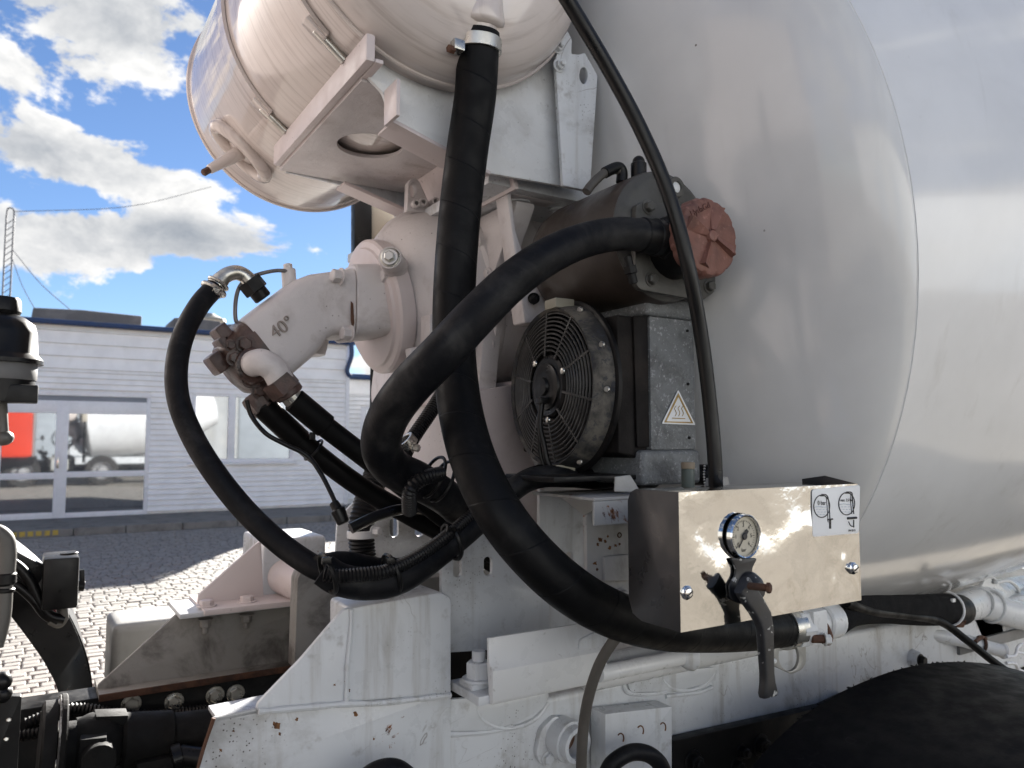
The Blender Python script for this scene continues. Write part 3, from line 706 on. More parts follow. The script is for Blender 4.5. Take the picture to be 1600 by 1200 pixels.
mb = MB(); mb.plateY([(548, 470), (552, 474), (554, 505), (551, 516), (548, 500)], MY-.0915, .001); part(mo, 'oil_stain', mb, rustedge)
# elbow pipe on the face
mb = MB(); mb.sweep([P(394, 572, Y=MY-.05), P(397, 568, Y=MY-.10), P(410, 566, Y=MY-.125), P(428, 577, Y=MY-.13), P(440, 598, Y=MY-.13)], .028, 20, 8); part(mo, 'elbow', mb, castw)
mb = MB(); mb.torus(P(395, 571, Y=MY-.088), (0.15, -1, 0), .031, .008, 28); part(mo, 'elbow_collar', mb, greasy)

# ------------------------------------------------------------------ hoses at the motor
def hose(name, label, pts, rad, m, n=20, sub=10, group=None, corr=None, loc=None):
    """pts: (u, v, Y) photo pixels with depth"""
    t = thing(name, label, 'hose', P(*pts[-1][:2], Y=pts[-1][2]), group)
    mb = MB(); mb.sweep([P(u, v, Y=y) for u, v, y in pts], rad, n, sub, corr); part(t, 'tube', mb, m)
    return t
def ferrule(t, name, a, b, r, m, n=24, hexn=False):
    a = P(a[0], a[1], Y=a[2]); b = P(b[0], b[1], Y=b[2]); mb = MB()
    if hexn: mb.hexa(a, b, r)
    else: mb.cyl(a, b, r, n=n, bev=.003)
    return part(t, name, mb, m)
hA = [(462, 628, 1.63), (500, 660, 1.63), (560, 706, 1.62), (625, 756, 1.60), (690, 806, 1.60), (735, 840, 1.62), (790, 880, 1.65)]
h1 = hose('pressure_hose', 'thick black pressure hose with a braided nut leaving the motor elbow', hA, .0235, rubber_s, group='hydraulic hoses of the motor')
ferrule(h1, 'sleeve', (458, 624, 1.63), (510, 667, 1.63), .027, rubber_s)
ferrule(h1, 'ferrule', (438, 598, 1.63), (462, 628, 1.63), .022, steel)
ferrule(h1, 'nut', (431, 592, 1.63), (448, 612, 1.63), .036, greasy, hexn=True)
ferrule(h1, 'collar', (447, 608, 1.63), (454, 618, 1.63), .031, greasy)
hB = [(416, 640, 1.70), (450, 672, 1.70), (510, 722, 1.69), (570, 765, 1.68), (640, 805, 1.66), (700, 838, 1.68), (770, 880, 1.70)]
h2 = hose('pressure_hose', 'thick black pressure hose leaving the underside of the motor with a cable tied on', hB, .0235, rubber_s, group='hydraulic hoses of the motor')
ferrule(h2, 'sleeve', (408, 632, 1.70), (470, 690, 1.70), .027, rubber_s)
ferrule(h2, 'nut', (396, 616, 1.71), (415, 640, 1.70), .031, greasy, hexn=True)
# slim drain hose sweeping left of the motor
hC = [(335, 450, 1.72), (312, 476, 1.70), (288, 520, 1.67), (276, 572, 1.64), (279, 625, 1.61), (300, 680, 1.58), (335, 738, 1.54), (385, 800, 1.50), (440, 851, 1.45), (488, 884, 1.40), (512, 893, 1.38)]
h3 = hose('drain_hose', 'slim black hose curving left of the motor from a silver elbow', hC, .0215, rubber_d)
mb = MB(); mb.sweep([P(u, v, Y=1.72) for u, v in ((331, 458), (340, 444), (352, 431), (368, 426), (382, 431), (393, 443))], [.021, .020, .0165, .0165, .0165, .018], 18, 8); part(h3, 'elbow', mb, steel)
mb = MB(); mb.torus(P(334, 452, Y=1.72), (P(340, 444, Y=1.72)-P(331, 458, Y=1.72)), .023, .006, 24); mb.torus(P(341, 443, Y=1.72), (P(346, 436, Y=1.72)-P(340, 444, Y=1.72)), .021, .004, 24)
a = P(350, 462, Y=1.70); mb.bolt(a+V((-.02, 0, .01)), V((1, -.5, -.6)), .008, .012); part(h3, 'clamp', mb, steel)
ferrule(h3, 'nut', (388, 438, 1.72), (402, 455, 1.72), .028, blackm, hexn=True)
ferrule(h3, 'adapter', (400, 452, 1.72), (412, 467, 1.72), .020, blackm)
# thin sensor cable from motor top
mb = MB(); mb.sweep([P(u, v, Y=1.73) for u, v in ((452, 424), (430, 423), (400, 430), (378, 443), (369, 465), (368, 498), (376, 510))], .0045, 10, 8)
cb1 = single('sensor_cable', mb, mat('cable_metal', (.16, .15, .15), .45, .4), 'thin grey sensor cable looping over the top of the motor', 'cable')
mb = MB(); mb.sweep([P(u, v, Y=y) for u, v, y in ((385, 625, 1.66), (393, 650, 1.66), (415, 677, 1.64), (445, 694, 1.63), (480, 712, 1.62), (500, 738, 1.6), (516, 768, 1.58), (528, 795, 1.56))], .005, 10, 8)
cb2 = thing('plug_cable', 'thin black cable hanging below the motor ending in a moulded plug', 'cable', P(535, 820, Y=1.56)); part(cb2, 'lead', mb, cablem)
mb = MB(); mb.cyl(P(521, 785, Y=1.57), P(528, 797, Y=1.56), .010, .011); mb.cyl(P(527, 795, Y=1.56), P(537, 818, Y=1.55), .0155, .013, bev=.003); part(cb2, 'plug', mb, plastic)
mb = MB(); mb.torus(P(490, 703, Y=1.67), (P(520, 730, Y=1.67)-P(480, 697, Y=1.67)), .027, .003, 24, 6); mb.box(P(488, 684, Y=1.64)-V((.006, .004, .004)), P(488, 684, Y=1.64)+V((.006, .004, .012)), .001)
single('cable_tie', mb, plastic, 'black cable tie holding the thin cable to the motor hose', 'cable tie')
# ================================================================== water tank (lies across the truck)
TX, TZ, TR, TY0, TY1 = 0.657, 2.52, 0.32, 1.30, 2.27
tank = thing('water_tank', 'cream white water tank lying across the truck on a steel cradle', 'water tank', (TX, (TY0+TY1)/2, TZ-TR))
def dome(y0, sgn, d):
    return [(y0+sgn*d*math.sin(a), TR*math.cos(a)**0.75) for a in [math.pi/2*k/14 for k in range(15)]]
mb = MB(); prof = dome(TY0, -1, .13)[::-1]+[(TY0, TR), (TY1, TR)]+dome(TY1, 1, .15)[1:]
mb.lathe((TX, 0, TZ), (0, 1, 0), [(y, max(r, .0)) for y, r in prof], 96); part(tank, 'shell', mb, tankm, 50)
for y in (TY0+.004, TY1-.004):
    mb = MB(); mb.torus((TX, y, TZ), (0, 1, 0), TR+.001, .005, 120, 6); part(tank, 'weld_seam', mb, tankm)
def tank_hit(u, v, r=TR):
    d = ray(u, v); ox, oz = -TX, EYE.z-TZ
    a = d.x**2+d.z**2; b = 2*(ox*d.x+oz*d.z); c = ox*ox+oz*oz-r*r
    s = b*b-4*a*c
    t = (-b-math.sqrt(max(s, 0)))/(2*a); return EYE+d*t
# straps with threaded ends
def strap(y, w, th):
    mb = MB(); vs = []; fs = []; n = 72; a0, a1 = R_(-28), R_(230)
    for k in range(n+1):
        a = a0+(a1-a0)*k/n
        for (r, dy) in ((TR+.0015, -w/2), (TR+.0015+th, -w/2), (TR+.0015+th, w/2), (TR+.0015, w/2)):
            vs.append((TX+r*math.cos(a), y+dy, TZ+r*math.sin(a)))
    for k in range(n):
        for j in range(4): fs.append([k*4+j, k*4+(j+1) % 4, (k+1)*4+(j+1) % 4, (k+1)*4+j])
    fs += [[0, 1, 2, 3], [n*4+3, n*4+2, n*4+1, n*4]]
    mb.raw(vs, fs); return mb
for y in (1.395, 1.80):
    st = part(tank, 'strap', strap(y, .042, .008), tankm)
    mb = MB()
    for a in (232, ):
        t0 = V((TX+(TR+.008)*math.cos(R_(a-6)), y, TZ+(TR+.008)*math.sin(R_(a-6)))); td = V((math.sin(R_(a)), 0, -math.cos(R_(a))))*-1
        td = V((-math.sin(R_(a)), 0, math.cos(R_(a))))
        mb.cyl(t0, t0+td*.075, .009, n=14)
    part(st, 'threaded_end', mb, steel)
    mb = MB(); mb.obox(t0+td*.0, td, (0, 1, 0), td.cross(V((0, 1, 0))), (.05, .03, .013), .003); part(st, 'clamp_block', mb, tankm)
# drain boss with a cock
nb = (tank_hit(382, 232)-V((TX, tank_hit(382, 232).y, TZ))).normalized()
c0 = tank_hit(378, 236); ty = V((0, 1, 0)); tt = nb.cross(ty).normalized()
mb = MB(); path = []
for k in range(25):
    a = 2*math.pi*k/24; path.append(c0+nb*.004+(tt*math.cos(a)*.085+(ty*math.sin(a))*.045))
mb.sweep(path, .018, 12, 2, cap=False); part(tank, 'boss_ring', mb, tankm, 80)
mb = MB(); mb.lathe(c0-nb*.01, nb, [(0, .045), (.012, .040), (.02, .02), (.02, 0)], 28); part(tank, 'boss_cap', mb, tankm)
mb = MB(); q0, q1 = c0+nb*.005+tt*.0, P(318, 270, Y=c0.y-.03)
mb.cyl(q0, q0+(q1-q0)*.86, .020, .012, bev=.003); part(tank, 'drain_cock', mb, tankm)
mb = MB(); mb.hexa(q0+(q1-q0)*.84, q0+(q1-q0)*1.02, .009); part(tank, 'drain_screw', mb, rustedge)
# outlet stub
so_ = P(750, 18, Y=1.228); sd = (P(747, 80, Y=1.240)-so_).normalized()
mb = MB(); mb.lathe(so_-sd*.05, sd, [(0, .046), (.05, .046), (.070, .049), (.078, .047), (.082, .036), (.15, .036), (.15, 0)], 40); part(tank, 'outlet_stub', mb, tankm, 60)

# ================================================================== tank cradle
cr = thing('tank_cradle', 'white welded steel cradle of plates carrying the water tank', 'bracket', (0.8, 1.6, 2.1))
mb = MB(); mb.plateY([(574, 62), (610, 95), (660, 122), (712, 134), (775, 121), (835, 86), (880, 46), (886, 90), (921, 298), (762, 270), (698, 232), (614, 188), (598, 144), (575, 120)], 1.335, .010, rnd=.006)
part(cr, 'near_plate', mb, white_clean)
mb = MB(); a, b = P(612, 190, Y=1.33), P(764, 272, Y=1.33); mb.bar(a+V((0, .03, 0)), b+V((0, .03, 0)), .075, .008, up=(0, 0, 1)); part(cr, 'lower_flange', mb, pinkish)
mb = MB(); a = P(609, 132, Y=1.30); b = P(616, 190, Y=1.30); mb.obox((a+b)/2+V((0, .0, 0)), (1, 0, 0), (0, 1, 0), (0, 0, 1), (.008, .06, (a-b).length), .002); part(cr, 'gusset', mb, pinkish)
# bar along the tank
mb = MB(); mb.box((.486, 1.275, 2.188), (.504, 1.905, 2.240), .005); mb.box((.504, 1.275, 2.188), (.520, 1.905, 2.196), .002); part(cr, 'side_rail', mb, pinkish)
# base plate under the tank with a round hole
hc = P(578, 229, Z=2.183)
mb = MB(); mb.flat([(.505, 1.348), (.84, 1.348), (.84, 1.915), (.505, 1.915)], [[(hc.x+.075*math.cos(2*math.pi*k/32), hc.y+.075*math.sin(2*math.pi*k/32)) for k in range(32)]], (0, 0, 2.183), (1, 0, 0), (0, 1, 0), (0, 0, 1), .009, .001); part(cr, 'base_plate', mb, castw)
# far plate
mb = MB(); mb.plateY([(446, 268), (700, 268), (730, 345), (640, 338), (540, 290), (470, 274)], 1.92, .010, [], rnd=.004); part(cr, 'far_plate', mb, white)
mb = MB(); a, b = P(532, 290, Y=1.88), P(645, 340, Y=1.88); mb.bar(a, b, .06, .009); part(cr, 'far_flange', mb, pinkish)
mb = MB(); mb.bar(P(690, 180, Y=1.62), P(722, 340, Y=1.62), .50, .010, up=(1, 0, 0)); part(cr, 'web', mb, pinkish)
# tall gusset on the right with bolts and a hole
gx = [(868, 95), (876, 62), (886, 46), (894, 62), (893, 84), (905, 85), (914, 82), (934, 118), (922, 298), (880, 290)]
mb = MB(); mb.plateY(gx, 1.30, .010, [ell(912, 118, 6.5, 13)], rnd=.004); gus = part(cr, 'bolted_gusset', mb, white)
for (u, v) in ((871, 74), (873, 103)):
    mb = MB(); mb.bolt(P(u, v, Y=1.30), (0, -1, 0), .011, .010, .008); part(gus, 'bolt', mb, white)
mb = MB(); mb.sweep([P(u, v, Y=1.333) for u, v in ((640, 113), (660, 123), (712, 135), (775, 122), (835, 87), (876, 50))], .004, 8, 8, wob=.4); part(cr, 'weld_bead', mb, white)

# ================================================================== gearbox pedestal
pd = thing('gearbox_pedestal', 'white cast pedestal frame clamping the drum gearbox under the cradle', 'pedestal', (.95, 1.5, .95))
tz = P(765, 272, Y=1.40).z
mb = MB(); x0, x1 = P(758, 270, Y=1.40).x, P(927, 302, Y=1.40).x
mb.box((x0, 1.385, tz-.026), (x1, 2.25, tz), .003); top = part(pd, 'top_plate', mb, white)
for (u, v) in ((806, 276), (872, 289)):
    q = P(u, v, Y=1.47); mb = MB(); mb.bolt((q.x, 1.46, tz), (0, 0, 1), .017, .012); part(top, 'bolt', mb, white)
    mb = MB(); mb.bolt((q.x, 1.46, tz-.026), (0, 0, -1), .021, .024, .014); part(top, 'nut', mb, white_clean)
mb = MB(); mb.plateY([(789, 283), (925, 309), (925, 420), (850, 505), (820, 505)], 1.415, .05,
                     [[(799, 303), (905, 322), (905, 395), (850, 430), (822, 410), (806, 360)]], .004, rnd=.006); part(pd, 'side_casting', mb, castw)
mb = MB(); zc = DC.z
mb.flat(fillet([(1.42, tz-.03), (2.18, tz-.03), (2.30, 1.65), (2.15, 1.30), (1.66, 1.30), (1.60, 1.65), (1.56, 1.86)], .03), [], (x0+.10, 0, 0), (0, 1, 0), (0, 0, 1), (1, 0, 0), .05, .004); part(pd, 'bulkhead', mb, castw)
# legs: slotted near foot plate, inclined web, far twin
q = [(690, 884), (700, 868), (752, 824), (858, 936), (860, 1010), (700, 1020), (690, 940)]
mb = MB(); mb.plateY(q, 1.42, .012, [slot(715, 887, 13, 30), slot(763, 885, 13, 30)], .002, rnd=.004); part(pd, 'near_foot', mb, white)
mb = MB(); mb.plateY([(738, 612), (806, 600), (806, 660), (850, 760), (850, 1000), (812, 1000), (790, 860), (752, 780), (700, 690)], 1.56, .012, rnd=.004); part(pd, 'near_web', mb, pinkish)
mb = MB(); mb.plateY([(843, 764), (868, 770), (914, 806), (915, 1000), (843, 1000)], 1.44, .012, [slot(890, 876, 11, 27)], .002, rnd=.004); part(pd, 'rear_web', mb, white)
mb = MB(); a, b = P(806, 596, Y=1.575), P(760, 742, Y=1.575); mb.bar(a+V((.004, .2, 0)), b+V((.004, .2, 0)), .40, .012, up=(1, 0, 0)); part(pd, 'inclined_web', mb, pinkish)
mb = MB(); mb.plateY([(524, 880), (527, 818), (540, 798), (600, 738), (720, 735), (760, 860), (740, 940), (524, 935)], 2.18, .012, [slot(616, 824, 13, 30), slot(655, 824, 13, 30), ell(574, 820, 9, 9)], .002, rnd=.006); part(pd, 'far_foot', mb, white)
mb = MB(); mb.plateY([(640, 760), (690, 712), (712, 712), (745, 735), (745, 800), (640, 800)], 2.05, .012, rnd=.01); part(pd, 'cross_web', mb, white)
mb = MB(); mb.plateY([(655, 640), (705, 600), (705, 700), (690, 745), (640, 745)], 2.30, .02, [slot(672, 690, 5, 46), slot(661, 742, 5, 12)], .002); part(pd, 'far_web', mb, pinkish)
# ledge between gearbox and legs
mb = MB(); q0 = P(740, 606, Y=1.58); mb.box((q0.x, 1.58, q0.z-.03), (1.12, 2.1, q0.z), .003); part(pd, 'ledge', mb, pinkish)

# ================================================================== hydraulic oil reservoir
RX, RZ = P(1043, 368, Y=1.10).x, P(1043, 368, Y=1.10).z
RR = .132
rs = thing('oil_reservoir', 'dark brown cylindrical oil reservoir with grey bolted end plate', 'oil tank', (RX, 1.26, RZ-RR))
mb = MB(); mb.lathe((RX, 1.10, RZ), (0, 1, 0), [(.012, RR-.004), (.02, RR), (.27, RR), (.30, RR-.006), (.325, RR-.03), (.335, RR-.06), (.335, 0)], 72); part(rs, 'barrel', mb, resm, 50)
mb = MB(); mb.lathe((RX, 1.10, RZ), (0, 1, 0), [(-.004, 0), (-.004, RR-.022), (.0, RR-.012), (.010, RR-.002), (.014, RR-.004), (.014, 0)], 72); ep = part(rs, 'end_plate', mb, resface, 40)
mb = MB(); mb.plateY([(994, 318), (1090, 318), (1118, 360), (1118, 455), (1098, 470), (1000, 452), (992, 440)], 1.082, .014, rnd=.012); fl = part(rs, 'square_flange', mb, resface)
for (u, v) in ((1012, 324), (1017, 437), (1107, 448)):
    mb = MB(); mb.bolt(P(u, v, Y=1.082), (0, -1, 0), .0105, .010); part(fl, 'bolt', mb, resface)
q = P(1053, 294, Y=1.095); mb = MB(); mb.lathe(q, (0, -1, 0), [(0, .021), (.008, .021), (.010, .019), (.010, .012), (.006, .011)], 32); sg = part(rs, 'sight_glass', mb, resface)
mb = MB(); mb.lathe(q, (0, -1, 0), [(.006, .0112), (.0085, .006), (.0085, 0)], 24); part(sg, 'lens', mb, lens_m)
# cap neck
CC = P(1108, 370, Y=.985); CR = S(63, 1108, 370, .985)
mb = MB(); mb.cyl((CC.x, .995, CC.z), (CC.x, 1.09, CC.z), CR*.84); part(rs, 'filler_neck', mb, blackm)
# small breather pipe on top
mb = MB(); mb.sweep([P(u, v, Y=1.17) for u, v in ((916, 300), (925, 288), (942, 272), (957, 265), (966, 266))], .009, 12, 8); part(rs, 'breather_hose', mb, cable_g)
mb = MB(); mb.sweep([P(u, v, Y=1.17) for u, v in ((945, 270), (957, 264), (967, 262), (972, 270), (971, 285))], .0115, 14, 8); part(rs, 'breather_elbow', mb, plastic)
q = P(998, 264, Y=1.15); mb = MB(); mb.cyl(q+V((0, 0, -.03)), q+V((0, 0, .012)), .016); mb.sphere(q+V((0, 0, .014)), .013); part(rs, 'breather_cap', mb, plastic)
# drain tap under the hose, left foot
q = P(980, 400, Y=1.06); mb = MB(); mb.cyl(q, q+V((.015, 0, -.05)), .008); mb.hexa(q+V((.006, 0, -.018)), q+V((.01, 0, -.032)), .013); part(rs, 'bleed_screw', mb, blackm)
q = P(834, 466, Y=1.40); mb = MB(); mb.bolt(q, (-.4, -.6, -.4), .010, .016); part(rs, 'plug', mb, blackm)
q = P(880, 335, Y=1.33)
# red filler cap
cp = thing('filler_cap', 'faded red round filler cap with raised windmill vanes on the reservoir', 'cap', CC-V((0, 0, CR)))
prof = [(0, 0)]
mb = MB(); n = 120; vs = []; fs = []
rings = [(-.004, .02), (-.004, CR*.86), (-.001, CR*.95), (.006, CR), (.028, CR), (.030, CR*.86)]
for i, (dy, r) in enumerate(rings):
    for k in range(n):
        a = 2*math.pi*k/n; rr = r
        if i in (2, 3, 4): rr = r*(1-.035*(0.5+0.5*math.tanh(6*(math.cos(a*14)-.62))))
        vs.append((CC.x+rr*math.cos(a), CC.y+dy, CC.z+rr*math.sin(a)))
for i in range(len(rings)-1):
    for k in range(n): fs.append([i*n+k, i*n+(k+1) % n, (i+1)*n+(k+1) % n, (i+1)*n+k])
fs.append(list(range(n))); mb.raw(vs, fs); part(cp, 'disc', mb, redcap, 35)
for a_ in (165, 75, -18, -105):
    a = R_(a_); ca, sa = math.cos(a), math.sin(a)
    def W(r, w, h): return V((CC.x+r*ca-w*sa, CC.y-.004-h, CC.z+r*sa+w*ca))
    mb = MB(); vs = [W(.012, -.004, -.002), W(CR*.82, -.016, -.003), W(CR*.82, .014, -.003), W(.012, .006, -.002), W(.012, -.003, .008), W(CR*.80, -.012, .012), W(CR*.80, .004, .004), W(.012, .004, .004)]
    mb.raw(vs, [[0, 1, 2, 3], [4, 7, 6, 5], [0, 4, 5, 1], [1, 5, 6, 2], [2, 6, 7, 3], [3, 7, 4, 0]]); part(cp, 'vane', mb, redcap, 20)
mb = MB(); mb.lathe(CC+V((0, -.004, 0)), (0, -1, 0), [(0, .013), (.007, .010), (.009, .005), (.009, 0)], 20); part(cp, 'hub', mb, redcap)
t1 = R_(28)
mb = MB(); mb.text('HydaGd', CC+V((-.026, -.0048, CR*.62)), (math.cos(t1), 0, math.sin(t1)), (-math.sin(t1), 0, math.cos(t1)), .0165, .0008); part(cp, 'lettering', mb, mat('cap_letter', (.12, .05, .04), .7))
def ring_text(txt, a0, rr, size):
    mb = MB(); a = R_(a0)
    for ch in txt:
        c = CC+V((math.cos(a)*rr, -.0045, math.sin(a)*rr)); ux = V((math.sin(a), 0, -math.cos(a))); uy = V((math.cos(a), 0, math.sin(a)))
        mb.text(ch, c, -ux, -uy, size, .0006); a += R_(5.2)
    part(cp, 'rim_lettering', mb, MATS['cap_letter'])

# ================================================================== oil cooler with fan
FX = .895; FC = P(852, 604, X=FX); FR = S(124, 868, 600, FC.y)
ck = thing('oil_cooler', 'hydraulic oil cooler with black grille fan and rough grey header tank', 'oil cooler', (1.03, FC.y, 1.40))
HX0, HX1 = P(1018, 600, Y=1.135).x, P(1088, 600, Y=1.135).x
hz0, hz1 = P(1050, 757, Y=1.135).z, P(1050, 462, Y=1.135).z
z1a, z0a = P(1050, 500, Y=1.135).z, P(1050, 700, Y=1.135).z
mb = MB(); mb.box((HX0, 1.138, z0a-.004), (HX1, 1.50, z1a+.004), .005); hd = part(ck, 'header_tank', mb, galv)
mb = MB(); mb.box((HX0-.008, 1.134, z1a+.004), (HX1+.004, 1.50, hz1), .014, 3); part(ck, 'upper_casting', mb, galv)
mb = MB(); mb.box((HX0-.03, 1.130, hz0), (HX1+.006, 1.50, z0a-.004), .012, 3); part(ck, 'lower_casting', mb, galv)
mb = MB(); mb.torus((HX1-.03, 1.131, z0a-.02), (0, 1, 0), .001, .0005, 8, 4)
for (u, v) in ((1074, 517), (1075, 600), (1077, 684)):
    q = P(u, v, Y=1.136); mb = MB(); mb.cyl(q+V((0, .002, 0)), q+V((0, -.003, 0)), .003, n=10); part(hd, 'rivet', mb, blackm)
sx0 = .955
sz0, sz1 = P(985, 716, Y=1.15).z, P(985, 494, Y=1.15).z
mb = MB(); mb.flat(fillet([(sx0+.006, sz0+.01), (HX0-.004, sz0-.006), (HX0-.001, sz0-.006), (HX0-.001, sz1), (sx0+.006, sz1)], .004), [], (0, 1.150, 0), (1, 0, 0), (0, 0, 1), (0, 1, 0), .34, .004); part(ck, 'shroud', mb, darkbrown)
mb = MB(); mb.plateY([(990, 493), (1015, 493), (1027, 500), (1030, 698), (996, 699)], 1.144, .006, rnd=.004); sp = part(ck, 'shroud_plate', mb, darkbrown)
for (u, v) in ((1023, 512), (1024, 596), (1025, 682)):
    q = P(u, v, Y=1.144); mb = MB(); mb.lathe(q, (0, -1, 0), [(0, .0055), (.002, .005), (.0035, 0)], 16); part(sp, 'screw', mb, darkbrown)
# fan: mounting flange, ring, motor, blades, grille
mb = MB(); mb.lathe((sx0, FC.y, FC.z), (-1, 0, 0), [(-.004, FR*.96), (-.004, FR*1.10), (.004, FR*1.10), (.006, FR*1.08), (.006, FR*.96)], 80, close=True); fl = part(ck, 'fan_flange', mb, blackm)
mb = MB(); mb.lathe((sx0, FC.y, FC.z), (-1, 0, 0), [(.002, FR*1.05), (.036, FR*1.02), (.046, FR*1.0), (.050, FR*.985), (.045, FR*.95), (.01, FR*.95)], 80); fr = part(ck, 'fan_ring', mb, dust)
for a in (-64, -5, 25, 62, 118, -118):
    aa = R_(a); q = V((sx0-.022, FC.y-FR*1.035*math.cos(aa), FC.z+FR*1.035*math.sin(aa)))
    mb = MB(); mb.cyl(q, q+V((-.006, -.004, 0)), .006, n=14); part(fr, 'screw', mb, steel)
for sgn in (1, -1):
    mb = MB(); mb.obox((sx0-.035, FC.y-.02, FC.z+sgn*FR*1.03), (1, 0, 0), (0, 1, 0), (0, 0, 1), (.045, .045, .02), .002); part(fr, 'clip', mb, mat('beige_clip', (.30, .28, .22), .6))
mb = MB(); mb.lathe((sx0, FC.y, FC.z), (-1, 0, 0), [(0, FR*.94), (.001, 0)], 48); part(ck, 'core_face', mb, blackm)
for k in range(7):
    a = 2*math.pi*k/7+.2; e = V((0, math.cos(a), math.sin(a))); g = V((0, -math.sin(a), math.cos(a))); o = V((sx0-.03, FC.y, FC.z))
    mb = MB(); vs = []; th = .0015
    for i in range(5):
        r = FR*(.36+.56*i/4); w = .026+.018*i/4; tw = .016-.006*i/4
        for s_, x_ in ((-1, tw), (1, -tw)):
            for dd_ in (-th, th): vs.append(o+e*r+g*s_*w+V((x_+dd_, 0, 0)))
    fs = []
    for i in range(4):
        b = i*4; fs += [[b, b+2, b+6, b+4], [b+1, b+5, b+7, b+3], [b, b+4, b+5, b+1], [b+2, b+3, b+7, b+6]]
    fs += [[0, 1, 3, 2], [16, 18, 19, 17]]; mb.raw(vs, fs); part(ck, 'fan_blade', mb, plastic, 30)
gx_ = sx0-.052
mb = MB(); mb.lathe((gx_+.02, FC.y, FC.z), (-1, 0, 0), [(0, FR*.40), (.018, FR*.40), (.022, FR*.36), (.022, FR*.30), (.026, FR*.29), (.030, FR*.22), (.030, FR*.12), (.036, FR*.11), (.038, 0)], 56); fm = part(ck, 'fan_motor', mb, plastic, 30)
for k in range(11):
    r = FR*(.46+.52*k/10); mb = MB(); mb.torus((gx_+.012*(k/10)**2, FC.y, FC.z), (1, 0, 0), r, .0024 if k < 10 else .004, 64, 6); part(ck, 'grille_ring', mb, grillm)
for k in range(10):
    a = 2*math.pi*(k+.35)/10; e = V((0, math.cos(a), math.sin(a)))
    o = V((gx_-.003, FC.y, FC.z)); mb = MB(); mb.bar(o+e*FR*.38, o+e*FR*.985+V((.012, 0, 0)), .005, .004, up=(1, 0, 0), bev=.001); part(ck, 'grille_spoke', mb, grillm)
    if k % 3 == 1:
        mb = MB(); mb.lathe(o+e*FR*.42, (-1, 0, 0), [(0, .0075), (.003, .0065), (.005, .003), (.005, 0)], 14); part(ck, 'hub_screw', mb, steel)
mb = MB(); q = V((gx_-.02, FC.y-.01, FC.z-.03)); mb.obox(q, (1, 0, 0), (0, 1, 0), (0, 0, 1), (.02, .02, .014), .003)
mb.sweep([q, q+V((-.006, -.002, -.05)), q+V((.0, -.008, -.09)), q+V((.006, -.012, -.125)), q+V((.02, -.015, -.15))], .006, 10, 6)
mb.sweep([q+V((-.004, .004, -.07)), q+V((.0, .006, -.11)), q+V((.012, .0, -.15))], .004, 8, 6); part(fm, 'lead', mb, plastic)
# the whole fan leans a little away from the near side
fang = R_(-3.5); fcen = V((sx0, FC.y, FC.z))
for o in list(ck.children_recursive):
    if o.name.split('.')[0] in ('fan_flange', 'fan_ring', 'core_face', 'fan_blade', 'fan_motor', 'grille_ring', 'grille_spoke', 'hub_screw', 'lead', 'clip') or (o.name.startswith('screw') and o.parent.name.startswith('fan_ring')):
        mt = Matrix.Translation(fcen-ROOT[ck.name]) @ Matrix.Rotation(fang, 4, 'Z') @ Matrix.Translation(ROOT[ck.name]-fcen)
        o.data.transform(mt)
# warning triangle sticker on the header
tri = [(1060, 609), (1087, 664), (1034, 662)]
mb = MB(); mb.plateY(tri, 1.1345, .001, bev=0.0002, rnd=.003); ts = thing('warning_sticker', 'triangular white and gold hot surface warning sticker on the header tank', 'sticker', P(1060, 664, Y=1.1345)); part(ts, 'backing', mb, sticker)
mb = MB(); mb.plateY([(1060, 614), (1083.5, 661.5), (1038, 660)], 1.1335, .0006, [[(1060.2, 620), (1080, 659.3), (1041.5, 658.2)]], bev=.0001); part(ts, 'border', mb, gold)
mb = MB()
for du in (-5, 0.5, 6):
    mb.sweep([P(1060.5+du+w, v, Y=1.1335) for v, w in ((634, 1.2), (638, -1.4), (642, 0.2), (646, 1.4), (650, -.6))], .0007, 6, 5)
mb.bar(P(1050.5, 653.3, Y=1.1335), P(1070.5, 654, Y=1.1335), .001, .0016, bev=0); part(ts, 'heat_symbol', mb, gold)
# green pipe stub and bead chain
q0, q1 = P(1075, 768, Y=1.07), P(1075, 722, Y=1.07)
mb = MB(); mb.cyl(q0, q0.lerp(q1, .78), .0125); ps = thing('pipe_stub', 'greenish metal pipe stub with a tan cap beside the stainless control box', 'pipe', q0); part(ps, 'pipe', mb, mat('green_pipe', (.075, .10, .09), .45, dirt=((.14, .12, .09), 20, .4, .7, .6)))
mb = MB(); mb.cyl(q0.lerp(q1, .76), q1, .013); part(ps, 'cap', mb, mat('tan_cap', (.26, .21, .15), .6))
mb = MB()
for k in range(9): mb.sphere(P(1101-1.0*math.sin(k*.5), 728+4.4*k, Y=1.10), .0024, 8)
ch = single('bead_chain', mb, steel, 'fine metal bead chain hanging beside the cooler', 'chain')
mb = MB(); q = P(1102, 742, Y=1.16); mb.cyl(q+V((-.02, .03, 0)), q+V((.012, -.01, 0)), .022); mb.hexa(q+V((.012, -.01, 0)), q+V((.02, -.016, 0)), .018); single('drain_valve', mb, blackm, 'black round drain valve at the lower corner of the cooler header', 'valve')
# ================================================================== stainless control box
BXY = .84
bX0, bX1, bZ0, bZ1 = P(1062, 880, Y=BXY).x, P(1343, 850, Y=BXY).x, P(1200, 964, Y=BXY).z, P(1200, 762.5, Y=BXY).z
bD = .115
bxo = thing('control_box', 'polished stainless steel water control box with a pressure gauge', 'control box', ((bX0+bX1)/2, BXY+.06, bZ0))
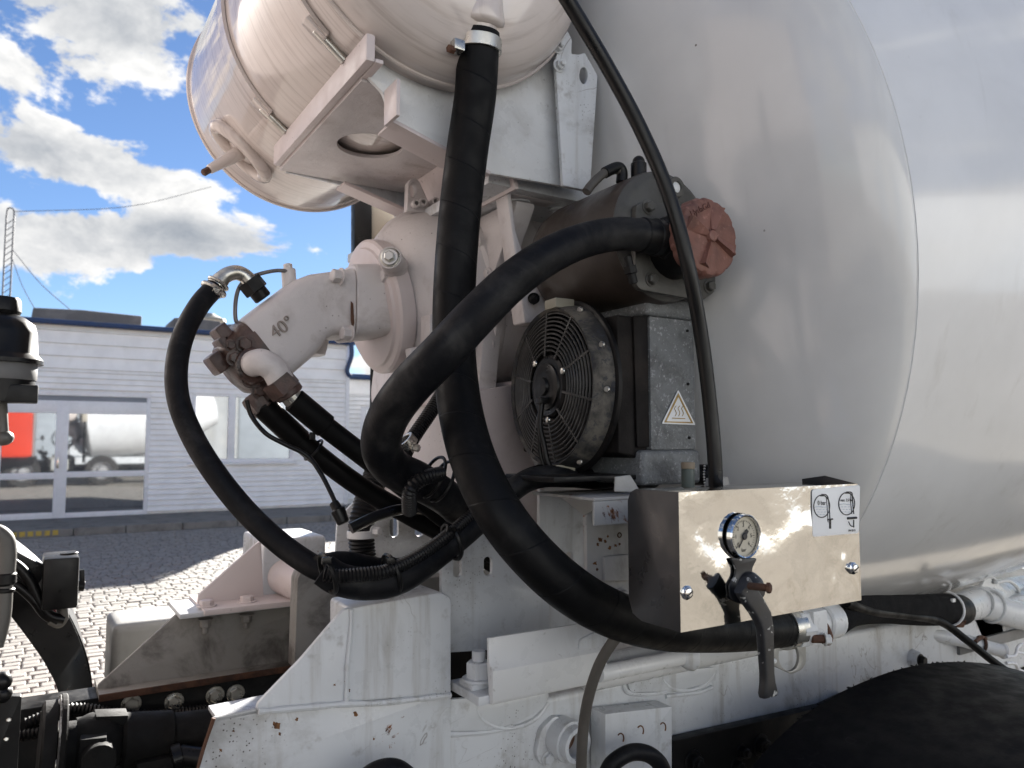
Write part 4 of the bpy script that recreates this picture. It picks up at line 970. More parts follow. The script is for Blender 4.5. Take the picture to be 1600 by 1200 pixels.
# front sheet: slightly dented grid
mb = MB(); nx, nz = 60, 28; vs = []; fs = []
for j in range(nz+1):
    for i in range(nx+1):
        x = bX0+(bX1-bX0)*i/nx; z = bZ0+(bZ1-bZ0)*j/nz
        e = min(i, nx-i, j, nz-j)/6.0; e = min(1, e)
        dy = .0045*noise.noise(V((x*7, z*9, 2)))+.0011*noise.noise(V((x*24, z*24, 5)))
        if i/nx > .80 and j/nz < .55: dy += .0024*noise.noise(V((x*42, z*42, 9)))
        if i/nx > .72 and j/nz > .55: e = 0.0
        vs.append((x, BXY+dy*e, z))
for j in range(nz):
    for i in range(nx): a = j*(nx+1)+i; fs.append([a, a+1, a+nx+2, a+nx+1])
mb.raw(vs, fs); fp = part(bxo, 'front_panel', mb, inox, 80)
sh = .0015
mb = MB()
def sheet(mb, prof, x0, x1):     # folded strip around the top
    pass
mb.flat(fillet([(BXY+.0008, bZ0), (BXY+bD, bZ0+.012), (BXY+bD, bZ1), (BXY+.0008, bZ1)], .022)[0:0] or
        (lambda a: a)([(BXY+.0008, bZ0), (BXY+bD-.03, bZ0), (BXY+bD-.009, bZ0+.008), (BXY+bD, bZ0+.03), (BXY+bD, bZ1-.02), (BXY+bD-.006, bZ1-.006), (BXY+bD-.02, bZ1), (BXY+.0008, bZ1)]),
        [], (bX0, 0, 0), (0, 1, 0), (0, 0, 1), (1, 0, 0), .0018, .0006)
part(bxo, 'side_panel', mb, inox_dark)
mb = MB(); mb.flat([(BXY+.0008, bZ0+.001), (BXY+bD, bZ0+.02), (BXY+bD, bZ1+.004), (BXY+bD-.05, bZ1+.012), (BXY+.0008, bZ1)], [], (bX1-.0018, 0, 0), (0, 1, 0), (0, 0, 1), (1, 0, 0), .0018, .0006); part(bxo, 'side_panel', mb, inox_dark)
mb = MB(); mb.box((bX0+.001, BXY+.0012, bZ1-.0015), (bX1-.002, BXY+bD-.02, bZ1), .0005); part(bxo, 'top_panel', mb, inox)
mb = MB(); mb.box((bX0+.001, BXY+.0012, bZ0), (bX1-.002, BXY+bD-.03, bZ0+.0015), .0005); part(bxo, 'bottom_panel', mb, inox)
mb = MB(); mb.box((bX0+.002, BXY+bD-.006, bZ0+.03), (bX1-.003, BXY+bD-.004, bZ1-.02), 0); part(bxo, 'back_panel', mb, inox_dark)
for (u, v) in ((1073, 926), (1333, 888)):
    q = P(u, v, Y=BXY); mb = MB(); mb.lathe(q+V((0, .002, 0)), (0, -1, 0), [(0, .0105), (.003, .0105), (.004, .0085), (.0045, .008), (.008, .0072), (.0092, .004), (.0092, 0)], 28)
    sc_ = part(fp, 'screw', mb, chrome)
    mb = MB(); mb.obox(q+V((0, -.0073, 0)), V((1, 0, .55)).normalized(), (0, 1, 0), V((-.55, 0, 1)).normalized(), (.012, .0006, .0022), 0); part(sc_, 'slot', mb, ink)
# pressure gauge
gc = P(1163, 838, Y=BXY-.007); GRd = S(34.5, 1163, 838, BXY-.007)
ga = thing('pressure_gauge', 'round chrome pressure gauge with cream dial on the control box', 'gauge', gc-V((0, 0, GRd)))
mb = MB(); mb.lathe(gc, (0, 1, 0), [(.0, GRd*.87), (-.004, GRd*.90), (-.005, GRd*.95), (-.003, GRd), (.005, GRd), (.006, GRd*.93), (.006, 0)], 64); part(ga, 'bezel', mb, chrome)
mb = MB(); mb.cyl(gc+V((0, .0045, 0)), gc+V((0, .0068, 0)), GRd*1.03); part(ga, 'case', mb, blackm)
mb = MB(); mb.lathe(gc+V((0, .002, 0)), (0, 1, 0), [(0, 0), (0, GRd*.89)], 48); dl = part(ga, 'dial', mb, dialm)
mb = MB()
for k in range(31):
    a = R_(225-9*k); e = V((math.cos(a), 0, math.sin(a))); o = gc+V((0, .0013, 0)); r0 = .66 if k % 5 else .60
    mb.bar(o+e*GRd*r0, o+e*GRd*.72, .0004, .0007 if k % 5 else .0011, up=(0, 0, 1) if abs(e.z) < .9 else (1, 0, 0), bev=0)
for k in range(7):
    a = R_(225-45*k); e = V((math.cos(a), 0, math.sin(a))); mb.text(str(k), gc+V((0, .0014, 0))+e*GRd*.50, (1, 0, 0), (0, 0, 1), .0085, .0001)
mb.text('bar', gc+V((0, .0014, -GRd*.62)), (1, 0, 0), (0, 0, 1), .008, .0001); part(dl, 'scale', mb, ink)
mb = MB(); a = R_(232); e = V((math.cos(a), 0, math.sin(a))); o = gc+V((0, -.0004, 0))
mb.bar(o-e*GRd*.22, o+e*GRd*.62, .0006, .0020, up=e.cross(V((0, 1, 0))), bev=0); mb.cyl(o+V((0, .001, 0)), o+V((0, -.002, 0)), .0055, n=20); mb.obox(o-e*GRd*.2, e, (0, 1, 0), e.cross(V((0, 1, 0))), (.010, .0008, .006), 0); part(ga, 'needle', mb, ink)
# valve lever
lvY = BXY-.003
lv = thing('valve_lever', 'bent black valve lever with chipped paint below the gauge', 'lever', P(1200, 1085, Y=BXY-.03))
mb = MB(); mb.lathe(P(1163, 918, Y=BXY+.002), (0, -1, 0), [(0, .026), (.012, .026), (.022, .021), (.030, .013), (.031, 0)], 32); part(lv, 'hub', mb, levm)
mb = MB(); mb.plateY([(1142, 872), (1184, 872), (1176, 888), (1176, 898), (1186, 915), (1184, 936), (1162, 946), (1142, 936), (1140, 915), (1150, 898), (1150, 888)], lvY-.004, .004, rnd=.006); part(lv, 'backplate', mb, levm)
LY = BXY-.032
def lsec(u, v, w, t, d): 
    c = P(u, v, Y=LY); dv_ = V(d).normalized(); return (c, dv_.cross(V((0, 1, 0))), V((0, 1, 0)), S(w, u, v, LY), t)
d1 = P(1195, 962, Y=LY)-P(1165, 924, Y=LY); d2 = P(1199, 1060, Y=LY)-P(1197, 972, Y=LY)
mb = MB(); mb.loft([lsec(1159, 914, 16, .008, d1), lsec(1170, 930, 17, .008, d1), lsec(1182, 948, 16, .008, d1), lsec(1191, 964, 16, .008, d1+d2*.5), lsec(1195, 982, 14, .008, d2), lsec(1197, 1030, 11.5, .008, d2), lsec(1198, 1050, 10.5, .008, d2), lsec(1199, 1066, 12, .008, d2), lsec(1200, 1082, 16.5, .008, d2), lsec(1200, 1088, 16, .006, d2)], 24, 5); part(lv, 'arm', mb, levm, 40)
q = P(1166, 915, Y=BXY-.035); mb = MB(); mb.cyl(q, q+V((.012, -.028, 0)), .0055); mb.hexa(q+V((.012, -.028, 0)), q+V((.015, -.034, 0)), .008); part(lv, 'rusty_bolt', mb, rustedge)
# instruction sticker
sk = thing('instruction_sticker', 'white sticker with two drum water diagrams on the control box', 'sticker', P(1306, 838, Y=BXY))
SY = BXY-.0016
mb = MB(); mb.plateY([(1269, 765), (1344, 758), (1342, 833), (1270, 839)], SY, .001, bev=.0001, rnd=.006); part(sk, 'backing', mb, sticker)
SI = SY-.0006
def ln(mb, pts, w=.0008, sub=1): mb.sweep([P(u, v, Y=SI) for u, v in pts], w, 6, sub)
mb = MB()
for (cu, cv, hu, hv) in ((1284, 791, 1297, 824), (1323, 787, 1334, 811)):
    c = ell(cu, cv, 12.5, 17.5, 28); ln(mb, c+[c[0]], .0009)
    ln(mb, [(cu, cv-18.5), (cu+8, cv-17), (hu-2, cv-6), (hu, hv-8)], .0009, 5); ln(mb, [(cu-2, cv-16), (cu+6, cv-15), (hu-5, cv-4), (hu-3, hv-8)], .0006, 5)
ln(mb, [(1293, 812), (1301, 811)], .0014); ln(mb, [(1297, 812), (1297, 826)], .0020); ln(mb, [(1324, 810), (1338, 809)], .0022); ln(mb, [(1326, 815), (1329, 821), (1334, 823)], .0008, 4); ln(mb, [(1334, 812), (1334, 824)], .0010)
mb.text('0 bar', P(1284, 786, Y=SI), (1, 0, -.03), (0.0, 0, 1), .0105, .0002); mb.text('max. 3.5 bar', P(1323, 781.5, Y=SI), (1, 0, -.03), (0, 0, 1), .0070, .0002)
mb.text('794 321 0', P(1331, 829, Y=SI), (1, 0, -.03), (0, 0, 1), .0050, .0002); part(sk, 'drawing', mb, ink)
mb = MB()
for (cu, cv) in ((1284, 791), (1323, 787)):
    ln(mb, [(cu-12, cv+1.5), (cu-4, cv+.3), (cu+4, cv+1.5), (cu+12, cv)], .0005, 4)
    for r in range(3):
        for k in range(4-r//2):
            ln(mb, [(cu-8+k*5+(r % 2)*2, cv+5+r*4), (cu-5.5+k*5+(r % 2)*2, cv+4.8+r*4)], .0005)
part(sk, 'water_symbol', mb, ink_g)

# ================================================================== big hoses
w1 = [(748, 52, 1.236), (743, 145, 1.252), (731, 230, 1.27), (721, 310, 1.28), (713, 400, 1.28), (709, 490, 1.28), (711, 570, 1.27), (721, 650, 1.22), (744, 730, 1.16), (782, 805, 1.11), (832, 868, 1.08), (890, 920, 1.06), (955, 958, 1.06), (1030, 980, 1.08), (1110, 986, 1.11), (1180, 985, 1.14), (1226, 981, 1.16)]
hw = hose('water_hose', 'thick wrapped black water hose hanging from the tank outlet to the pipework below', w1, [.0405]*4+[.0405]*4+[.041]*6, rubber, 32, 10)
q0, q1 = P(748, 62, Y=1.2375), P(747, 82, Y=1.2405)
mb = MB(); mb.tube(q0, q1, .0450, .036, 48); mb.box(P(714, 74, Y=1.225)-V((.012, .014, .010)), P(714, 74, Y=1.225)+V((.010, .014, .010)), .002); cl = part(hw, 'clamp', mb, steel)
mb = MB(); a = P(708, 78, Y=1.22); mb.hexa(a, a+V((-.012, -.004, -.002)), .008); part(cl, 'bolt', mb, rustedge)
w2 = [(1030, 372, 1.045), (1000, 367, 1.045), (960, 366, 1.05), (905, 378, 1.06), (850, 404, 1.07), (795, 444, 1.09), (740, 498, 1.11), (690, 552, 1.14), (640, 604, 1.20), (605, 655, 1.27), (596, 700, 1.32), (615, 732, 1.36), (655, 752, 1.38), (700, 780, 1.44), (735, 815, 1.52), (770, 850, 1.60)]
hs = hose('suction_hose', 'thick dusty black suction hose arching from the reservoir and looping back', w2, [.0295, .0305, .033, .0355, .0365, .037, .037, .037, .036, .034], rubber_d, 32, 10)
ferrule(hs, 'cuff', (1042, 374, 1.045), (1000, 367, 1.045), .0325, rubber)
ferrule(hs, 'clamp', (1030, 372, 1.045), (1018, 370, 1.045), .0345, blackm)
ferrule(hs, 'fitting', (1085, 385, 1.05), (1040, 374, 1.045), .031, blackm)
ferrule(hs, 'nut', (1050, 377, 1.045), (1036, 373, 1.045), .039, blackm, hexn=True)
wt = [(862, -40, .98), (905, 30, .98), (955, 115, .975), (1005, 210, .965), (1045, 305, .95), (1074, 410, .94), (1095, 520, .95), (1109, 630, .955), (1117, 720, .955), (1119, 800, .965)]
ht = hose('air_line', 'thin glossy black plastic line curving down past the red cap into the box', wt, .0128, cablem, 16, 8)
# hose bundle on top of the near bracket
hb1 = [(505, 890, 1.33), (530, 905, 1.32), (570, 912, 1.31), (620, 905, 1.30), (680, 870, 1.31), (740, 822, 1.33), (790, 775, 1.36), (830, 748, 1.38), (880, 735, 1.40)]
hb = hose('return_hose', 'black return hose curving under the crossing hoses above the near bracket', hb1, [.028, .029, .028, .024, .024, .024, .024, .024, .024], rubber_d, 24, 8)
hb2 = [(506, 897, 1.295), (530, 900, 1.285), (580, 896, 1.275), (610, 890, 1.275), (660, 865, 1.29), (710, 828, 1.31), (760, 785, 1.34)]
hcn = hose('corrugated_conduit', 'black corrugated cable conduit strapped along the return hose', hb2, .0115, conduit, 14, 8, corr=(.0062, .0012))
for (u, v, w, lb_) in ((512, 896, .034, 'leftmost end loop'), (612, 896, .034, 'middle'), (706, 846, .034, 'by the water hose')):
    mb = MB(); mb.torus(P(u, v, Y=1.30), P(u+20, v-8, Y=1.30)-P(u, v, Y=1.30), w, .0045, 30, 6); a = P(u-2, v-20, Y=1.27); mb.box(a-V((.008, .004, .006)), a+V((.008, .004, .006)), .002)
    single('cable_tie', mb, plastic, {512: 'black tie at the bent end of the return hose', 612: 'black tie halfway along the conduit on the return hose', 706: 'black tie on the return hose next to the water hose'}[u], 'cable tie', 'ties on the return hose')
mb = MB(); mb.sweep([P(u, v, Y=y) for u, v, y in ((500, 885, 1.37), (540, 880, 1.4), (600, 890, 1.42), (660, 885, 1.45))], .022, 18, 8); single('return_hose', mb, rubber_d, 'short black hose end behind the bundled return hose', 'hose')
# small conduit loop near crossing
hose('corrugated_conduit', 'short bent black corrugated conduit beside the suction hose loop', [(690, 740, 1.30), (668, 745, 1.29), (648, 756, 1.29), (640, 772, 1.30), (640, 800, 1.33)], .013, conduit, 14, 8, corr=(.0066, .0014))
mb = MB(); mb.torus(P(676, 745, Y=1.36), P(690, 752, Y=1.36)-P(670, 742, Y=1.36), .042, .0035, 30, 6); mb.torus(P(690, 752, Y=1.36), P(690, 752, Y=1.36)-P(670, 742, Y=1.36), .042, .0035, 30, 6); single('cable_tie', mb, plastic, 'pair of black ties round the suction hose loop', 'cable tie')
# vertical conduit with a clamp left of the crossing
cv_ = hose('corrugated_conduit', 'upright black corrugated conduit with a painted metal clamp', [(590, 735, 2.05), (576, 775, 2.02), (565, 815, 2.0), (566, 860, 2.0), (574, 905, 2.0)], .034, conduit, 18, 8, corr=(.010, .002))
mb = MB(); mb.tube(P(566, 840, Y=2.0), P(566, 828, Y=2.0), .041, .034, 32); q = P(583, 830, Y=1.97); mb.bolt(q, (.5, -.8, 0), .012, .02); part(cv_, 'clamp', mb, white_clean)
hose('signal_cable', 'black cable bending from the upright conduit towards the hoses', [(548, 826, 1.60), (570, 815, 1.6), (590, 806, 1.6), (620, 797, 1.6), (640, 796, 1.62), (680, 800, 1.65)], .012, cablem, 12, 8)
cn2 = hose('corrugated_conduit', 'steep black corrugated conduit behind the suction hose with a metal clamp', [(700, 600, 1.75), (672, 645, 1.72), (645, 685, 1.70), (630, 715, 1.68)], .017, conduit, 14, 8, corr=(.007, .0015))
mb = MB(); q = P(635, 692, Y=1.69); mb.tube(q+V((-.008, 0, .008)), q+V((.008, 0, -.008)), .026, .018, 24); mb.bolt(P(646, 699, Y=1.66), (.6, -.7, -.2), .009, .014); part(cn2, 'clamp', mb, steel)
# thicker hose to the fan underside
hose('cooler_hose', 'black hose running from the crossing up under the cooler fan', [(770, 800, 1.30), (800, 766, 1.28), (840, 746, 1.27), (890, 745, 1.28), (950, 750, 1.32), (1020, 748, 1.36)], .022, rubber_d, 20, 8)

# ================================================================== support bracket behind the box
sb = thing('box_support_bracket', 'white rusty welded bracket carrying the control box and cooler', 'bracket', P(940, 940, Y=1.2))
mb = MB(); mb.plateY([(916, 806), (985, 770), (1040, 770), (1040, 960), (1000, 960), (940, 925), (918, 915)], 1.185, .012, rnd=.004); p1 = part(sb, 'upright_plate', mb, grimy_shadedw)
mb = MB(); q0, q1 = P(868, 772, Y=1.22), P(990, 766, Y=1.22)
mb.box((q0.x, 1.10, q0.z-.006), (q1.x+.1, 1.30, q0.z), .002); mb.box((q0.x, 1.10, q0.z-.050), (q1.x+.1, 1.107, q0.z-.006), .003); mb.box((q1.x, .95, q0.z-.012), (q1.x+.08, 1.10, q0.z-.002), .002); part(sb, 'angle_arm', mb, grimy_shadedw)
mb = MB(); mb.plateY([(945, 870), (985, 866), (1000, 908), (945, 908)], 1.178, .012, rnd=.003); part(sb, 'rib', mb, grimy_shadedw)
mb = MB(); q = P(968, 836, Y=1.184); mb.torus(q, (0, 1, 0), .0045, .0012, 16, 6); part(p1, 'hole_rim', mb, rustedge)
mb = MB(); mb.bolt(P(962, 785, Y=1.15), (0, 0, -1), .012, .01); mb.bolt(P(972, 930, Y=1.184), (0, -1, 0), .012, .012); part(sb, 'bolt', mb, grimy_shadedw)
mb = MB(); mb.plateY([(961, 768), (962, 745), (985, 742), (994, 756), (1002, 770)], 1.11, .004, rnd=.002); part(sb, 'tab', mb, grimy_shadedw)
mb = MB(); mb.plateY([(1118, 765), (1120, 748), (1138, 745), (1142, 765)], 1.09, .03, rnd=.002); part(sb, 'tab', mb, grimy_shadedw)
mb = MB(); q = P(880, 745, Y=1.15); mb.box((q.x-.02, 1.15, q.z-.01), (HX1, 1.32, q.z+.0), .002); part(sb, 'shelf', mb, blackm)

# ================================================================== sub-frame and near brackets
SFY = 1.37
sf = thing('mixer_subframe', 'long white mixer sub-frame rail with rust spots under the drum', 'frame rail', (1.4, SFY, .70))
zt0 = P(1380, 978, Y=SFY).z
mb = MB(); mb.box((.62, SFY, .72), (5.2, SFY+.09, zt0), .012, 3); rail = part(sf, 'near_rail', mb, white)
mb = MB(); mb.box((.95, 2*YC-SFY-.06, .72), (5.2, 2*YC-SFY, zt0), .012, 3); part(sf, 'far_rail', mb, white)
for xx in (1.45, 2.6, 3.8):
    mb = MB(); mb.box((xx, SFY+.08, .76), (xx+.1, 2*YC-SFY-.08, zt0-.03), .006); part(sf, 'cross_member', mb, white)
# front nose of the near rail
nose = [(300, 1230), (334, 1122), (404, 1106), (705, 1080), (705, 1240)]
mb = MB(); mb.plateY(nose, SFY-.012, .012, bev=.003, rnd=.004); part(sf, 'nose_plate', mb, white)
qa, qb = P(334, 1122, Y=SFY-.012), P(420, 1104, Y=SFY-.012)
mb = MB(); mb.bar(qa+V((.004, .035, -.004)), qb+V((.03, .035, -.004)), .07, .008); part(sf, 'nose_flange', mb, white)
mb = MB(); mb.sweep([P(u, v, Y=SFY-.014) for u, v in ((302, 1228), (316, 1176), (328, 1140), (334, 1122))], .003, 8, 4, wob=.5); part(sf, 'cut_edge', mb, rustedge)
br = [(401, 1112), (402, 1100), (470, 1030), (528, 962), (540, 951), (560, 949), (560, 1097)]
mb = MB(); mb.plateY(br, SFY-.019, .012, bev=.003, rnd=.006); nb_ = thing('near_mount_bracket', 'white sloping mount bracket welded on the near sub-frame rail', 'bracket', P(560, 1110, Y=SFY)); part(nb_, 'gusset_plate', mb, white)
mb = MB(); mb.plateY([(546, 950), (690, 925), (706, 934), (706, 1086), (546, 1098)], SFY-.020, .11, bev=.006, rnd=.008); part(nb_, 'box_section', mb, white)
mb = MB(); mb.sweep([P(u, v, Y=SFY-.021) for u, v in ((549, 952), (548, 985), (543, 1040), (541, 1098))], .0045, 8, 8, wob=.5); mb.sweep([P(u, v, Y=SFY-.021) for u, v in ((404, 1112), (470, 1106), (541, 1100), (600, 1098), (704, 1086))], .006, 8, 8, wob=.5); part(nb_, 'weld_bead', mb, white)
mb = MB(); a = P(535, 1100, Y=SFY-.012); mb.box((a.x, SFY-.006, a.z-.006), (a.x+.015, SFY+.08, a.z+.12), .003)
# dark upright plate behind (far half of the cross box)
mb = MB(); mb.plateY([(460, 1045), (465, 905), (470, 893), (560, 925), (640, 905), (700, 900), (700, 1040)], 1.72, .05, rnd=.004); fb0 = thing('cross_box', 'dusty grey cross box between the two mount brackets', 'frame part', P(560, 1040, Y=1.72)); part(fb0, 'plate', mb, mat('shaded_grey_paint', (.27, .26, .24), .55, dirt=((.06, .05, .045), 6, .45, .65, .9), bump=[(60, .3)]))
# rust blooms breaking through the paint
def rust_spots(parent, Y, spots, m):
    rr_ = random.Random(11)
    for (u, v, r) in spots:
        pl = []
        for k in range(14):
            a = 2*math.pi*k/14; q = r*rr_.uniform(.45, 1.15); pl.append((u+q*math.cos(a), v+q*1.1*math.sin(a)))
        mb = MB(); mb.plateY(pl, Y-.0006, .0006, bev=0.0001); part(parent, 'rust_spot', mb, m)
rust_o = mat('rust_orange', (.22, .10, .035), .9, dirt=((.07, .03, .015), 60, .4, .6, .9))
rust_spots(nb_, SFY-.020, [(512, 1102, 5), (545, 1078, 3), (540, 1066, 2), (551, 1098, 4), (523, 1070, 2)], rust_o)
rust_spots(sf, SFY-.012, [(432, 1133, 7), (437, 1146, 3), (556, 1116, 4), (464, 1124, 3), (365, 1142, 2.5), (584, 1155, 2), (345, 1172, 3)], rust_o)
rust_spots(sb, 1.185, [(938, 843, 4), (934, 850, 3), (946, 846, 2.5), (953, 856, 3), (930, 880, 3.5), (933, 890, 2.5), (962, 852, 2.5), (950, 838, 2), (968, 850, 2)], rust_o)
# relief plates and weld loops on the rail
for pts in ([(679, 1094), (677, 1120), (682, 1137), (700, 1146), (735, 1146), (775, 1142), (800, 1134)], [(742, 1096), (746, 1115), (760, 1130), (786, 1138), (815, 1134), (840, 1120), (856, 1098)],
            [(973, 1052), (974, 1070), (982, 1082), (1010, 1085), (1040, 1081)], [(1032, 1048), (1036, 1064), (1050, 1076), (1075, 1079), (1100, 1070), (1117, 1050)], [(1040, 1088), (1090, 1082), (1112, 1074)]):
    mb = MB(); mb.sweep([P(u, v, Y=SFY-.002) for u, v in pts], .0055, 8, 8, wob=.35); part(sf, 'weld_bead', mb, white)
for bx_ in ([(684, 1094), (860, 1082), (850, 1108), (800, 1132), (760, 1142), (700, 1143), (685, 1135)], [(978, 1056), (1120, 1042), (1112, 1066), (1060, 1080), (985, 1082)]):
    mb = MB(); mb.plateY(bx_, SFY-.006, .01, rnd=.012); part(sf, 'doubler_plate', mb, white)
# bolt lug on the rail under the drum
mb = MB(); q = P(1425, 1028, Y=SFY); mb.cyl(q+V((0, .02, 0)), q+V((0, -.025, 0)), .030, .022); lug = part(sf, 'bolt_boss', mb, white)
mb = MB(); mb.bolt(q+V((0, -.025, 0)), (0, -1, 0), .013, .014); part(lug, 'bolt', mb, blackm)
# chassis rail (black) below
chs = thing('chassis_rail', 'black truck chassis rails below the white sub-frame with a greasy top flange', 'frame rail', (1.0, SFY, .45))
mb = MB(); mb.box((-2.0, SFY+.006, .44), (5.6, SFY+.085, .715), .008); part(chs, 'near_rail', mb, blackm)
FRZ = P(250, 1075, Y=2.12).z
mb = MB(); mb.box((-2.0, 2.12, .44), (5.6, 2.13, FRZ-.004), .002); mb.box((-2.0, 2.12, FRZ-.012), (5.6, 2.22, FRZ), .003); fr_ = part(chs, 'far_rail', mb, blackm)
for (u, v) in ((205, 1100), (272, 1096), (336, 1086), (368, 1083)):
    mb = MB(); mb.bolt(P(u, v, Y=2.118), (0, -1, 0), .017, .012); part(fr_, 'bolt', mb, steel)
for xx in (-.9, .9, 2.6):
    mb = MB(); mb.box((xx, SFY+.08, .50), (xx+.12, 2.13, .66), .006); part(chs, 'cross_member', mb, blackm)
mb = MB(); mb.sweep([P(u, v, Y=2.08) for u, v in ((40, 1132), (90, 1112), (130, 1108), (200, 1118), (260, 1116), (330, 1108), (420, 1100))], .013, 12, 8, corr=(.008, .0014)); single('corrugated_conduit', mb, conduit, 'black corrugated conduit running along the far chassis rail', 'conduit')
mb = MB(); mb.sweep([P(u, v, Y=2.06) for u, v in ((30, 1150), (110, 1138), (200, 1136), (260, 1124), (330, 1120))], .012, 12, 8, corr=(.008, .0014)); single('corrugated_conduit', mb, conduit, 'lower black corrugated conduit above the drive shaft', 'conduit')

# far bracket group
fb = thing('far_mount_bracket', 'white sloping bracket bolted over the far chassis rail', 'bracket', P(300, 1080, Y=2.14))
FB = 2.14
mb = MB(); mb.plateY([(152, 1080), (153, 1071), (280, 956), (500, 944), (500, 1060), (170, 1084)], FB, .012, rnd=.003); part(fb, 'web', mb, MATS['shaded_grey_paint'])  # white web painted darker grey for the low light inside the frame
a, b = P(274, 957, Y=FB), P(560, 944, Y=FB)
mb = MB(); mb.box((a.x, FB-.07, a.z-.004), (b.x, FB+.12, a.z+.008), .002); part(fb, 'top_flange', mb, white)
a, b = P(152, 1078, Y=FB), P(520, 1056, Y=FB)
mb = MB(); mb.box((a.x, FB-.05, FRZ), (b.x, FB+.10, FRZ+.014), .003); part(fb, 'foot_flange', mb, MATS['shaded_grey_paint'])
mb = MB(); mb.bar((a.x, FB-.0525, FRZ+.007), (b.x, FB-.0525, FRZ+.007), .004, .016, bev=.001); part(fb, 'rust_edge', mb, rustedge)
for (u, v) in ((322, 966), (386, 962)):
    q = P(u, v, Y=FB-.04); mb = MB(); mb.bolt((q.x, FB-.035, P(322, 962, Y=FB).z), (0, 0, -1), .014, .018, .016); part(fb, 'nut', mb, MATS['shaded_grey_paint'])
fg = thing('far_gusset', 'pinkish triangular gusset with bolted foot on the far bracket', 'bracket', P(360, 948, Y=2.1))
mb = MB(); mb.plateY([(308, 947), (310, 930), (400, 850), (408, 845), (412, 940)], 2.16, .012, rnd=.004); part(fg, 'gusset', mb, pinkish)
mb = MB(); q0, q1 = P(308, 950, Y=2.16), P(470, 941, Y=2.16); mb.box((q0.x, 2.06, q0.z-.002), (q1.x, 2.28, q0.z+.012), .002); part(fg, 'foot', mb, pinkish)
for (u, v) in ((323, 940), (386, 936)):
    q = P(u, v, Y=2.11); mb = MB(); mb.bolt((q.x, 2.11, q0.z+.012), (0, 0, 1), .018, .012); part(fg, 'bolt', mb, pinkish)
a, b = P(408, 842, Y=2.20), P(505, 938, Y=2.20)
mb = MB(); mb.box((a.x, 2.18, b.z), (b.x, 2.42, a.z), .014, 3); part(fg, 'box_bracket', mb, white)
q = P(452, 905, Y=2.12); mb = MB(); mb.cyl(q+V((0, .1, 0)), q+V((.06, -.35, -.02)), .048, bev=.004); part(fg, 'cross_tube', mb, pinkish)
# pale box beyond (far side)
q = P(228, 1000, Y=2.75); a = P(172, 1080, Y=2.75); b = P(260, 968, Y=2.75)
mb = MB(); mb.box((a.x, 2.75, .55), (b.x+.35, 3.0, b.z), .03, 4); single('side_tank', mb, mat('grey_box', (.40, .40, .38), .5, dirt=((.25, .24, .22), 4, .4, .7, .6)), 'pale grey plastic box on the far side behind the sloping bracket', 'tank')

# ================================================================== step channel and pipes near the rail
chn = thing('step_channel', 'white C-profile channel section bolted in front of the sub-frame', 'channel', P(850, 1100, Y=1.27))
CYn = 1.24
c0 = P(769, 1050, Y=CYn).x; c1 = P(948, 1050, Y=CYn).x
zt_, zm_, zb_ = P(769, 1000, Y=CYn).z, P(772, 1038, Y=CYn).z, P(772, 1102, Y=CYn).z
mb = MB(); mb.flat([(CYn+.014, zt_), (CYn+.020, zt_), (CYn+.020, zm_-.004), (CYn+.012, zb_+.010), (CYn+.10, zb_+.010), (CYn+.10, zb_), (CYn+.004, zb_), (CYn-.002, zb_+.008), (CYn-.002, zm_-.012), (CYn+.010, zm_)],
        [], (c0, 0, 0), (0, 1, 0), (0, 0, 1), (1, 0, 0), c1-c0, .0015); part(chn, 'profile', mb, white_clean)
mb = MB(); mb.plateY([(905, 1000), (940, 984), (950, 990), (948, 1008), (930, 1018), (905, 1022)], CYn+.006, .014, rnd=.01); part(chn, 'end_cap', mb, white)
q = P(786, 1013, Y=CYn+.014); mb = MB(); mb.cyl(q+V((0, .002, 0)), q+V((0, -.0012, 0)), .0065, n=18, bev=.0005); part(chn, 'hole', mb, inox_dark)
mb = MB(); q = P(745, 1050, Y=1.32); mb.box((P(708, 1060, Y=1.35).x, 1.25, zb_-.001), (c0+.02, SFY+.0, zb_+.016), .003); bp_ = part(chn, 'base_plate', mb, white)
mb = MB(); q = V((P(748, 1040, Y=1.31).x, 1.31, zb_+.016)); mb.box(q+V((-.028, -.026, 0)), q+V((.028, .026, .010)), .002); mb.bolt(q+V((0, 0, .010)), (0, 0, 1), .024, .03, .02); part(bp_, 'bolt', mb, white)
pp = thing('cross_pipe', 'long white painted steel pipe running beneath the control box', 'pipe', P(1060, 1040, Y=1.30))
q0, q1 = P(946, 1020, Y=1.30), P(1240, 1018, Y=1.30); rz = P(1080, 1020, Y=1.30).z
mb = MB(); mb.sweep([(q0.x-.05, 1.30, rz), (q1.x, 1.30, rz)], .036, 28, 1); part(pp, 'pipe', mb, white_clean)
p2 = thing('handle_pipe', 'shorter white pipe with a flared dark end below the cross pipe', 'pipe', P(1010, 1050, Y=1.24))
zz_ = P(1010, 1038, Y=1.24).z; xa, xb = P(948, 1040, Y=1.24).x, P(1066, 1035, Y=1.24).x
mb = MB(); mb.sweep([(xa-.02, 1.24, zz_), (xb, 1.24, zz_)], .0165, 22, 1); part(p2, 'pipe', mb, white_clean)
mb = MB(); mb.lathe((xb-.005, 1.24, zz_), (1, 0, 0), [(0, .017), (.02, .030), (.026, .032), (.028, .028), (.02, .010), (.02, 0)], 28); part(p2, 'flare', mb, white)
